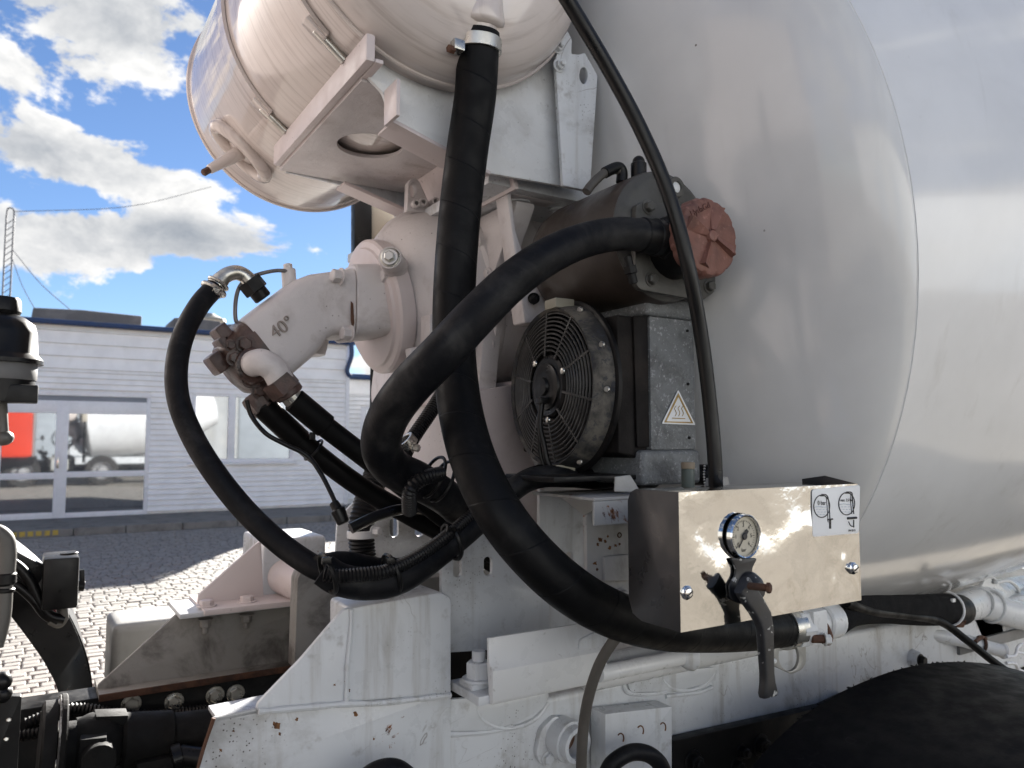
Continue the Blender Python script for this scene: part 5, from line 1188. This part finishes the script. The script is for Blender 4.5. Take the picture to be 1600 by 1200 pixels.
# threaded coupling on the rail
cpl = thing('pipe_coupling', 'open threaded white pipe coupling on a diamond flange below the channel', 'fitting', P(875, 1185, Y=1.34))
mb = MB(); mb.plateY([(868, 1118), (900, 1135), (896, 1160), (862, 1196), (846, 1196), (838, 1180), (846, 1140)], SFY-.014, .016, rnd=.012); part(cpl, 'flange', mb, white)
q = P(878, 1152, Y=SFY-.014); nn_ = V((.12, -1, -.05)).normalized(); mb = MB(); mb.tube(q-nn_*.01, q+nn_*.05, .036, .026, 36); mb.tube(q-nn_*.01, q+nn_*.03, .042, .034, 36); part(cpl, 'socket', mb, white)
mb = MB(); mb.cyl(q, q+nn_*.012, .027); part(cpl, 'bore', mb, rustedge)
mb = MB(); mb.bolt(P(856, 1185, Y=SFY-.014), (0, -1, 0), .012, .008); part(cpl, 'bolt', mb, white)
# mounting plate at bottom with elbow hose
mp_ = thing('mounting_plate', 'small white plate with rust rings under the sub-frame', 'plate', P(1000, 1200, Y=1.30))
mb = MB(); mb.plateY([(946, 1116), (1050, 1104), (1050, 1240), (946, 1240)], 1.31, .05, rnd=.003); part(mp_, 'plate', mb, white)
mb = MB()
for (u, v) in ((969, 1155), (1000, 1143), (1035, 1138)):
    c = P(u, v, Y=1.3095); mb.sweep([c+V((.010*math.cos(t), 0, .012*math.sin(t))) for t in (-.6, 0, .7, 1.5, 2.2)], .0018, 6, 4, wob=.5)
part(mp_, 'rust_ring', mb, rust_o)
hose('elbow_hose', 'grey black hose arching in front of the small white plate', [(945, 1215, 1.24), (958, 1192, 1.23), (985, 1176, 1.22), (1012, 1178, 1.21), (1032, 1195, 1.21), (1042, 1225, 1.22)], .0165, rubber_d, 20, 8)
hose('bottom_hose', 'black hose just showing below the white nose plate', [(560, 1230, 1.28), (590, 1208, 1.26), (620, 1206, 1.25), (650, 1230, 1.26)], .02, rubber_d, 18, 8)
hose('grey_cable', 'grey flexible cable dropping from the control box past the channel', [(1010, 955, 1.06), (985, 972, 1.06), (960, 1000, 1.07), (938, 1035, 1.09), (922, 1080, 1.11), (913, 1125, 1.13), (909, 1175, 1.14), (908, 1230, 1.15)], .0098, cable_g, 16, 8)
# ================================================================== water fitting right of the box
wf = thing('hose_coupling', 'white camlock hose coupling with a steel ring bracket right of the lever', 'fitting', P(1250, 1050, Y=1.16))
q0, q1 = P(1222, 982, Y=1.16), P(1240, 979, Y=1.16)
mb = MB(); mb.tube(q0, q1, .0465, .038, 40); part(wf, 'hose_clamp', mb, steel)
mb = MB(); mb.tube(P(1232, 981, Y=1.16), P(1250, 978, Y=1.16), .049, .03, 8); part(wf, 'hex_collar', mb, white_clean)
mb = MB(); mb.cyl(P(1248, 978, Y=1.16), P(1292, 970, Y=1.16), .034); mb.obox(P(1268, 974, Y=1.14), (1, 0, 0), (0, 1, 0), (0, 0, 1), (.05, .05, .066), .006); part(wf, 'body', mb, white_clean)
mb = MB(); mb.cyl(P(1280, 972, Y=1.16), P(1302, 968, Y=1.16), .042, bev=.004); part(wf, 'collar', mb, white_clean)
mb = MB(); mb.plateY([(1233, 985), (1250, 962), (1258, 962), (1260, 1035), (1254, 1046), (1238, 1054), (1208, 1040), (1206, 1020)], 1.13, .008, [ell(1233, 1026, 16, 23, 28, -.1)], rnd=.008); part(wf, 'ring_bracket', mb, mat('matt_zinc', (.36, .35, .32), .5, .4))
mb = MB(); mb.torus(P(1283, 984, Y=1.15), (.8, -.3, .3), .030, .007, 24, 6); mb.cyl(P(1268, 998, Y=1.12), P(1296, 999, Y=1.10), .009); part(wf, 'rusty_clamp', mb, rustedge)
mb = MB(); mb.bolt(P(1288, 999, Y=1.105), (.8, -.6, 0), .011, .012); part(wf, 'bolt', mb, white_clean)
mb = MB(); mb.cyl(P(1210, 1033, Y=1.125), P(1206, 1032, Y=1.12), .006); part(wf, 'rivet', mb, white_clean)
# foam sleeved hose
fo = hose('sleeved_hose', 'black foam sleeved hose running from the coupling to the white pipe tee', [(1300, 968, 1.16), (1330, 950, 1.18), (1380, 945, 1.22), (1440, 950, 1.27), (1500, 953, 1.32)], [.040, .046, .049, .048, .044], foam, 32, 10)
ferrule(fo, 'end_band', (1478, 952, 1.30), (1500, 953, 1.32), .046, rubber_s)
mb = MB(); mb.torus(P(1478, 951, Y=1.29), P(1500, 953, Y=1.31)-P(1478, 951, Y=1.29), .0495, .0035, 36, 6); a = P(1489, 938, Y=1.25); mb.box(a-V((.007, .004, .005)), a+V((.007, .004, .005)), .001); part(fo, 'white_tie', mb, upvc)
mb = MB(); mb.torus(P(1494, 962, Y=1.30), (.6, -.2, .3), .028, .005, 24, 6); mb.cyl(P(1492, 975, Y=1.27), P(1504, 975, Y=1.26), .010); part(fo, 'rusty_clamp', mb, rustedge)
hose('thin_black_line', 'thin black line slung under the sleeved hose and down behind the fender', [(1322, 942, 1.12), (1360, 955, 1.15), (1420, 962, 1.20), (1470, 972, 1.23), (1510, 1000, 1.22), (1550, 1032, 1.20), (1590, 1060, 1.18)], .011, rubber_s, 14, 8)
# pipe tee
tee = thing('pipe_tee', 'white painted pipe tee with threaded side branch under the drum', 'pipe fitting', P(1545, 1000, Y=1.36))
def zl(u, v, Y): return P(u, v, Y=Y)
a = P(1500, 942, Y=1.34); b = P(1545, 938, Y=1.40)
mb = MB(); mb.cyl(P(1498, 950, Y=1.33), P(1535, 940, Y=1.40), .046, .052, bev=.004); mb.sweep([P(1525, 942, Y=1.38), P(1570, 928, Y=1.48), P(1640, 914, Y=1.62)], .054, 32, 4); part(tee, 'run', mb, white_clean)
mb = MB(); mb.sweep([P(1535, 944, Y=1.36), P(1575, 957, Y=1.33), P(1640, 972, Y=1.29)], .046, 28, 4); part(tee, 'branch', mb, white_clean)
mb = MB(); mb.torus(P(1549, 948, Y=1.35), P(1600, 961, Y=1.32)-P(1549, 948, Y=1.35), .049, .006, 36, 8); part(tee, 'collar', mb, white_clean)
mb = MB(); mb.plateY([(1526, 932), (1538, 908), (1546, 902), (1556, 902), (1560, 912), (1580, 930)], 1.38, .012, [ell(1552, 908, 3.5, 4)], rnd=.006); part(tee, 'lug', mb, white_clean)
mb = MB(); mb.sweep([P(1556, 910, Y=1.37), P(1576, 908, Y=1.38), P(1590, 920, Y=1.4), P(1592, 938, Y=1.42)], .006, 12, 6); part(tee, 'bail_handle', mb, white_clean)
mb = MB(); mb.plateY([(1522, 966), (1566, 968), (1570, 1012), (1540, 1008), (1530, 985)], 1.37, .03, rnd=.008); part(tee, 'support_leg', mb, white_clean)
rod = thing('support_rod', 'grey white horizontal rod with a capped end beside the pipe tee', 'rod', P(1510, 1025, Y=1.3))
mb = MB(); mb.sweep([P(1440, 988, Y=1.40), P(1500, 1000, Y=1.34), P(1566, 1017, Y=1.28)], .020, 24, 3); part(rod, 'rod', mb, white_clean)
mb = MB(); q = P(1566, 1017, Y=1.28); d_ = (q-P(1500, 1000, Y=1.34)).normalized(); mb.lathe(q, d_, [(-.004, .021), (.004, .024), (.008, .022), (.012, .006), (.012, 0)], 28); part(rod, 'cap', mb, upvc)
mb = MB(); mb.torus(P(1532, 1007, Y=1.31), d_, .024, .005, 24, 6); mb.sweep([P(1524, 1003, Y=1.30), P(1533, 996, Y=1.30), P(1540, 998, Y=1.30)], .006, 8, 4); part(rod, 'rusty_clamp', mb, rustedge)
mb = MB(); a = P(1490, 1012, Y=1.38)
mb.box((a.x, 1.36, a.z-.02), (a.x+.5, 1.42, a.z+.015), .003); part(rod, 'flat_bar', mb, mat('grey_bar', (.20, .20, .20), .5))
pc_ = thing('pipe_clip', 'white double pipe clip with open rounded jaws above the fender', 'clip', P(1600, 1050, Y=1.2))
mb = MB(); mb.sweep([P(u, v, Y=1.21) for u, v in ((1572, 1026), (1586, 1024), (1590, 1012), (1600, 1006), (1625, 1010))], .005, 10, 6); mb.sweep([P(u, v, Y=1.21) for u, v in ((1572, 1036), (1586, 1037), (1592, 1046), (1604, 1050), (1630, 1046))], .005, 10, 6)
mb.sweep([P(1588, 1019, Y=1.21), P(1630, 1026, Y=1.21)], .004, 8, 1); part(pc_, 'jaws', mb, upvc)

# ================================================================== rear fender (near, lower right)
FYI, FYO = 1.10, .42
crest = [(1120, 1290), (1150, 1235), (1180, 1192), (1212, 1157), (1250, 1123), (1295, 1092), (1345, 1067), (1400, 1047), (1450, 1037), (1500, 1034), (1550, 1038), (1600, 1050), (1650, 1072)]
prof = [P(u, v, Y=FYI) for u, v in crest]
mb = MB(); vs = []; fs = []; m_ = 14
c = cat(prof, 6)
def fend_row(p, t, dz):
    # the mudguard crowns a little across its width
    return V((p.x, FYI+(FYO-FYI)*t, p.z-.015*t-.04*max(0, t-.8)/.2+dz))
for dz in (0, -.012):
    for p in c:
        for k in range(m_+1): vs.append(fend_row(p, k/m_, dz))
nrow = m_+1; half = len(c)*nrow
for i in range(len(c)-1):
    for k in range(m_):
        a = i*nrow+k; fs.append([a, a+1, a+nrow+1, a+nrow]); a += half; fs.append([a, a+nrow, a+nrow+1, a+1])
for i in range(len(c)-1):
    for k in (0, m_): a = i*nrow+k; fs.append([a, a+nrow, a+nrow+half, a+half])
for i in (0, len(c)-1):
    for k in range(m_): a = i*nrow+k; fs.append([a, a+half, a+half+1, a+1])
mb.raw(vs, fs)
fn = thing('mudguard', 'large matt black rubber mudguard over the second axle wheel', 'mudguard', (1.9, .75, .55)); part(fn, 'shell', mb, fendm, 60)
rf_ = random.Random(5); mb = MB()
for k in range(40):
    t = rf_.uniform(.32, .78); p = c[int(t*(len(c)-1))]
    q = fend_row(p, 0, -.002); l = rf_.uniform(.0008, .0035)
    mb.bar(q+V((rf_.uniform(-.01, .01), .001, 0)), q+V((rf_.uniform(-.006, .006), .004, l)), rf_.uniform(.001, .004), .001, up=(0, 1, 0), bev=0)
fo_ = part(fn, 'torn_fringe', mb, fendm); fo_['kind'] = 'stuff'
mb = MB(); mb.sweep([fend_row(V((P(1525, 1120, Y=.8).x, 0, P(1525, 1120, Y=.8).z)), .5, -.02)+V((dx, dy, 0)) for dx, dy in ((-.06, -.02), (0, 0), (.08, .01))], .0012, 6, 4)
# dark under-structure seen under the rail
us = thing('axle_bracket', 'dark greasy bolted suspension bracket below the sub-frame beside the mudguard', 'bracket', P(1120, 1200, Y=1.33))
mb = MB(); mb.plateY([(1052, 1158), (1290, 1104), (1330, 1085), (1330, 1260), (1052, 1260)], 1.335, .03, rnd=.004); part(us, 'plate', mb, blackm)
for (u, v, r) in ((1158, 1174, .014), (1188, 1164, .02), (1150, 1196, .014), (1082, 1190, .02)):
    mb = MB(); mb.bolt(P(u, v, Y=1.335), (0, -1, 0), r, .016, .008); part(us, 'bolt', mb, blackm)

# ================================================================== lower left: drive shaft, dark hardware
dsY = 1.74
grimy = mat('grimy_black', (0.005, 0.005, 0.005), 0.75, dirt=((0.022, 0.018, 0.015), 9, 0.48, 0.75, 0.6), bump=[(50, 0.4)], spec=0.25)
ds = thing('drive_shaft', 'black greasy drive shaft with a universal joint between the chassis rails', 'drive shaft', P(180, 1200, Y=dsY))
a, b = P(60, 1175, Y=dsY), P(335, 1138, Y=dsY); ax = (b-a).normalized()
def dsx(t): return a+(b-a)*t
mb = MB(); mb.cyl(dsx(.44), dsx(.75), .052, .046, bev=.006); mb.cyl(dsx(.70), dsx(1.25), .040); part(ds, 'tube', mb, grimy)
mb = MB(); mb.cyl(dsx(.0), dsx(.09), .090, bev=.004); mb.cyl(dsx(.09), dsx(.13), .100, bev=.003); part(ds, 'flange', mb, grimy)
mb = MB(); mb.tube(dsx(.085), dsx(.10), .098, .06, 40); part(ds, 'chipped_disc', mb, mat('chipped_white', (.45, .45, .43), .7, dirt=((.03, .03, .03), 12, .4, .5, .95)))
mb = MB(); mb.sphere(dsx(.30), .060, 20); mb.cyl(dsx(.30)+V((0, -.10, 0)), dsx(.30)+V((0, .10, 0)), .030); mb.cyl(dsx(.13), dsx(.28), .048)
for s_ in (-1, 1): mb.bar(dsx(.20)+V((0, s_*.055, 0)), dsx(.34)+V((0, s_*.06, 0)), .03, .07); mb.bar(dsx(.28)+ax.cross(V((0, 1, 0)))*s_*.05, dsx(.46)+ax.cross(V((0, 1, 0)))*s_*.045, .05, .02)
part(ds, 'universal_joint', mb, grimy)
for k in range(8):
    an = 2*math.pi*k/8; u1, u2 = V((0, 1, 0)), ax.cross(V((0, 1, 0)))
    mb = MB(); mb.bolt(dsx(.085)+(u1*math.cos(an)+u2*math.sin(an))*.080, -ax, .010, .010); part(ds, 'bolt', mb, steel)
tr = thing('gearbox_housing', 'dark grimy transmission housing under the drive shaft', 'gearbox', P(150, 1300, Y=1.7))
mb = MB(); mb.loft([(V((-.5, 1.75, .62)), (0, 1, 0), (0, 0, 1), .30, .16), (V((.2, 1.75, .60)), (0, 1, 0), (0, 0, 1), .26, .14), (V((.8, 1.75, .58)), (0, 1, 0), (0, 0, 1), .2, .10)], 32, 4); part(tr, 'casing', mb, grimy, 50)
mb = MB(); q = P(255, 1192, Y=1.70); mb.box(q+V((-.05, -.02, -.03)), q+V((.05, .02, .015)), .004); part(tr, 'valve', mb, grimy)
mb = MB(); mb.cyl(P(280, 1180, Y=1.68), P(320, 1185, Y=1.66), .02); mb.cyl(P(268, 1186, Y=1.68), P(284, 1180, Y=1.68), .025); part(tr, 'connector', mb, plastic)
# terminal plate at far left
tp = thing('terminal_bracket', 'black upright bracket with a small printed plate at the chassis edge', 'bracket', P(20, 1200, Y=1.6))
mb = MB(); mb.plateY([(-40, 1086), (34, 1088), (24, 1260), (-40, 1260)], 1.58, .02, rnd=.003); part(tp, 'plate', mb, blackm)
mb = MB()
for (u, v) in ((14, 1125), (10, 1155)): mb.cyl(P(u, v, Y=1.58), P(u, v, Y=1.574), .004, n=12)
part(tp, 'screw', mb, steel)
# vertical pipe at the left border
vp = thing('coolant_pipe', 'grey vertical pipe with a black rubber joint at the left edge', 'pipe', P(5, 1010, Y=1.5))
mb = MB(); mb.sweep([P(u, v, Y=1.5) for u, v in ((-30, 836), (-10, 832), (6, 842), (10, 862), (8, 895))], .0145, 18, 8); part(vp, 'elbow', mb, mat('grey_pipe', (.10, .097, .088), .5, dirt=((.12, .11, .1), 20, .4, .7, .6)))
mb = MB(); mb.sweep([P(7, 890, Y=1.5), P(4, 960, Y=1.5), P(-8, 1010, Y=1.5)], .0125, 18, 6); part(vp, 'pipe', mb, MATS['grey_pipe'])
mb = MB(); mb.cyl(P(8, 893, Y=1.5), P(7, 915, Y=1.5), .0165, bev=.004); mb.cyl(P(6, 918, Y=1.5), P(5, 925, Y=1.5), .016); part(vp, 'joint', mb, plastic)
mb = MB(); mb.sphere(P(2, 1065, Y=1.52), .016, 12); mb.sphere(P(4, 1085, Y=1.52), .014, 12); mb.cyl(P(-12, 1075, Y=1.52), P(4, 1085, Y=1.52), .012); single('connector_plug', mb, plastic, 'small black connector plugs below the grey vertical pipe', 'connector')
# black fluid reservoir
fr2 = thing('fluid_reservoir', 'black plastic fluid reservoir with grey band at the left edge', 'reservoir', P(4, 640, Y=1.45))
c_ = P(-6, 560, Y=1.45); k_ = S(1, -6, 560, 1.45)
def vy(v): return P(-6, v, Y=1.45).z
mb = MB(); mb.lathe((c_.x, 1.45, 0), (0, 0, 1), [(vy(568), 0), (vy(568), 64*k_), (vy(562), 64*k_), (vy(555), 58*k_), (vy(552), 56*k_), (vy(520), 54*k_), (vy(506), 50*k_), (vy(496), 38*k_), (vy(492), 30*k_), (vy(490), 0)], 48); part(fr2, 'upper_shell', mb, plastic, 40)
mb = MB(); mb.lathe((c_.x, 1.45, 0), (0, 0, 1), [(vy(492), 28*k_), (vy(486), 31*k_), (vy(470), 30*k_), (vy(465), 28*k_), (vy(464), 0)], 24); part(fr2, 'cap', mb, plastic, 25)
mb = MB(); mb.lathe((c_.x, 1.45, 0), (0, 0, 1), [(vy(594), 55*k_), (vy(592), 56*k_), (vy(570), 56*k_), (vy(568), 55*k_)], 48); part(fr2, 'band', mb, mat('grey_band', (.13, .13, .13), .55))
mb = MB(); mb.lathe((c_.x, 1.45, 0), (0, 0, 1), [(vy(628), 0), (vy(628), 52*k_), (vy(600), 54*k_), (vy(594), 54*k_)], 48); q = P(36, 618, Y=1.42); mb.box(q+V((-.03, -.02, -.012)), q+V((.020, .02, .016)), .003); part(fr2, 'lower_bowl', mb, plastic, 40)
mb = MB(); mb.sweep([P(0, 628, Y=1.45), P(2, 665, Y=1.45), P(4, 690, Y=1.45)], .010, 12, 4); mb.sphere(P(4, 684, Y=1.45), .016, 12, (1, 1, .8)); part(fr2, 'outlet', mb, MATS['grey_pipe'])
# exhaust guard beyond the gearbox
eg = thing('exhaust_guard', 'black and beige upright exhaust guard behind the gearbox and tank', 'guard', P(585, 380, Y=2.8))
mb = MB(); mb.plateY([(554, 314), (581, 312), (581, 395), (554, 398)], 2.78, .04); part(eg, 'black_edge', mb, plastic)
mb = MB(); mb.plateY([(580, 314), (640, 318), (640, 420), (580, 420)], 2.80, .15); part(eg, 'panel', mb, mat('beige_panel', (.36, .32, .26), .6))
mb = MB(); q = P(600, 420, Y=2.9); mb.cyl((q.x, 2.9, .8), (q.x, 2.9, q.z+.05), .05); part(eg, 'pipe', mb, grimy)
mb = MB(); q = P(-6, 606, Y=1.45); mb.bar((-.285, 1.46, q.z), (q.x, 1.46, q.z), .03, .02); part(fr2, 'bracket_arm', mb, blackm)
# far front mudguard and lamp box
fm_ = thing('front_mudguard', 'black arched plastic mudguard of the front wheel on the far side', 'mudguard', (-.4, 2.75, .6))
vs = []; fs = []; pts = [P(u, v, Y=2.62) for u, v in ((-70, 832), (-20, 846), (20, 868), (62, 902), (98, 944), (124, 992), (140, 1040), (146, 1090), (148, 1150))]
cc = cat(pts, 5)
inner = [p+V((-.035, 0, -.012)) for p in cc]
mb = MB()
for p in cc: vs.append(p); vs.append(p+V((0, .42, 0)))
for p in inner: vs.append(p); vs.append(p+V((0, .42, 0)))
h_ = 2*len(cc)
for i in range(len(cc)-1):
    a = 2*i; fs += [[a, a+1, a+3, a+2], [h_+a, h_+a+2, h_+a+3, h_+a+1], [a, a+2, h_+a+2, h_+a], [a+1, h_+a+1, h_+a+3, a+3]]
mb.raw(vs, fs); part(fm_, 'shell', mb, plastic, 50)
mb = MB(); pts2 = [P(u, v, Y=2.55) for u, v in ((-70, 900), (-20, 930), (10, 955), (45, 1000), (72, 1040), (92, 1085), (100, 1150))]
cc2 = cat(pts2, 5); vs = []; fs = []
c1_ = cat([P(u, v, Y=2.60) for u, v in ((-70, 834), (-20, 848), (36, 880), (80, 922), (112, 972), (134, 1030), (146, 1090))], 5)
n_ = min(len(cc2), len(c1_))
for i in range(n_): vs += [cc2[i], c1_[i], cc2[i]+V((0, .03, 0)), c1_[i]+V((0, .03, 0))]
for i in range(n_-1): a = 4*i; fs += [[a, a+1, a+5, a+4], [a+2, a+6, a+7, a+3], [a, a+4, a+6, a+2], [a+1, a+3, a+7, a+5]]
mb.raw(vs, fs); part(fm_, 'inner_lip', mb, plastic, 60)
lb = thing('junction_box', 'black electrical junction box with cables above the far mudguard', 'electrical box', P(100, 950, Y=2.45))
a, b = P(68, 872, Y=2.42), P(121, 948, Y=2.42)
mb = MB(); mb.box((a.x, 2.40, b.z), (b.x, 2.55, a.z), .008); mb.cyl(P(108, 868, Y=2.47), P(108, 863, Y=2.47), .022); part(lb, 'case', mb, plastic)
mb = MB(); mb.bar(P(128, 890, Y=2.46), P(129, 918, Y=2.46), .012, .012); mb.cyl(P(119, 915, Y=2.46), P(132, 916, Y=2.46), .014); part(lb, 'latch', mb, plastic)
mb = MB(); mb.sweep([P(u, v, Y=2.44) for u, v in ((-20, 868), (20, 880), (45, 905), (62, 940), (78, 962), (100, 968))], .014, 10, 6); mb.sweep([P(u, v, Y=2.44) for u, v in ((-20, 905), (20, 912), (50, 935), (70, 960), (90, 972))], .012, 10, 6); part(lb, 'cable', mb, cablem)
mb = MB(); mb.bar(P(-30, 850, Y=2.5), P(68, 900, Y=2.5), .03, .05); part(lb, 'arm', mb, plastic)
mb = MB(); mb.sweep([P(u, v, Y=2.44) for u, v in ((98, 948), (101, 965), (92, 976), (78, 970))], .010, 10, 5); part(lb, 'gland', mb, MATS['grey_pipe'])
q = P(80, 955, Y=2.46); mb = MB(); mb.box(q+V((-.012, 0, -.012)), q+V((.012, .02, .012)), .002); part(lb, 'red_marker', mb, mat('red_marker', (.35, .03, .04), .4))

# ================================================================== the truck's cab and wheels (seen in the window reflections)
cab = thing('truck_cab', 'orange red truck cab reflected in the glazed door of the building', 'truck cab', (-1.2, YC, .9))
mb = MB(); mb.flat(fillet([(-2.35, .95), (-2.42, 1.7), (-2.15, 2.75), (-1.9, 3.0), (-.55, 3.05), (-.32, 2.95), (-.30, 1.0), (-1.05, .95)], .10), [], (0, .60, 0), (1, 0, 0), (0, 0, 1), (0, 1, 0), 2.4, .05)
part(cab, 'body', mb, cabred, 40)
for y in (.588, 3.002):
    mb = MB(); mb.flat(fillet([(-2.05, 1.75), (-1.85, 2.55), (-1.15, 2.6), (-1.15, 1.75)], .08), [], (0, y, 0), (1, 0, 0), (0, 0, 1), (0, 1, 0), .01, .002); part(cab, 'side_window', mb, cabglass)
    mb = MB(); mb.flat(fillet([(-2.4, .50), (-2.4, 1.0), (-.2, 1.0), (-.2, .95), (-.25, .75), (-1.0, .62), (-1.1, .5)], .05), [], (0, y-.03, 0), (1, 0, 0), (0, 0, 1), (0, 1, 0), .06, .01); part(cab, 'sill_panel', mb, plastic)
mb = MB(); mb.box((-2.46, .7, 1.75), (-2.33, 2.9, 2.6), .02); part(cab, 'windscreen', mb, cabglass)
mb = MB(); mb.box((-.302, .64, 1.00), (-.27, 2.96, 2.96), .01); part(cab, 'bounce_panel', mb, mat('cab_bounce_grey', (.30, .265, .255), .5))  # unseen panel added over the red rear wall to tame bounce and reflection
def wheel(x, y, far, k_=1.0):
    s_ = 1 if far else -1; zc_ = .515*k_
    def pr(l): return [(a, b*k_) for a, b in l]
    mb = MB(); mb.lathe((x, y, zc_), (0, s_, 0), pr([(.13, .30), (.14, .285), (.10, .26), (.03, .20), (.03, .16), (.10, .14), (.15, .11), (.155, 0)]), 48); mb.lathe((x, y, zc_), (0, s_, 0), pr([(-.14, .30), (.0, .27), (.13, .30)]), 48); w = part(chs, 'wheel', mb, rimm, 40)
    mb = MB(); mb.lathe((x, y, zc_), (0, s_, 0), pr([(-.15, .30), (-.155, .42), (-.145, .49), (-.12, .515), (.12, .515), (.145, .49), (.155, .42), (.15, .30)]), 56, close=True); part(w, 'tyre', mb, tyrem, 30)
    for k in range(10):
        an = 2*math.pi*k/10; q = V((x+.18*k_*math.cos(an), y+s_*.03, zc_+.18*k_*math.sin(an))); mb = MB(); mb.bolt(q, (0, s_, 0), .016, .03); part(w, 'wheel_nut', mb, steel)
for x in (-.55, 1.75):
    wheel(x, .78, False, .85 if x > 0 else 1.0); wheel(x, 2.82, True)
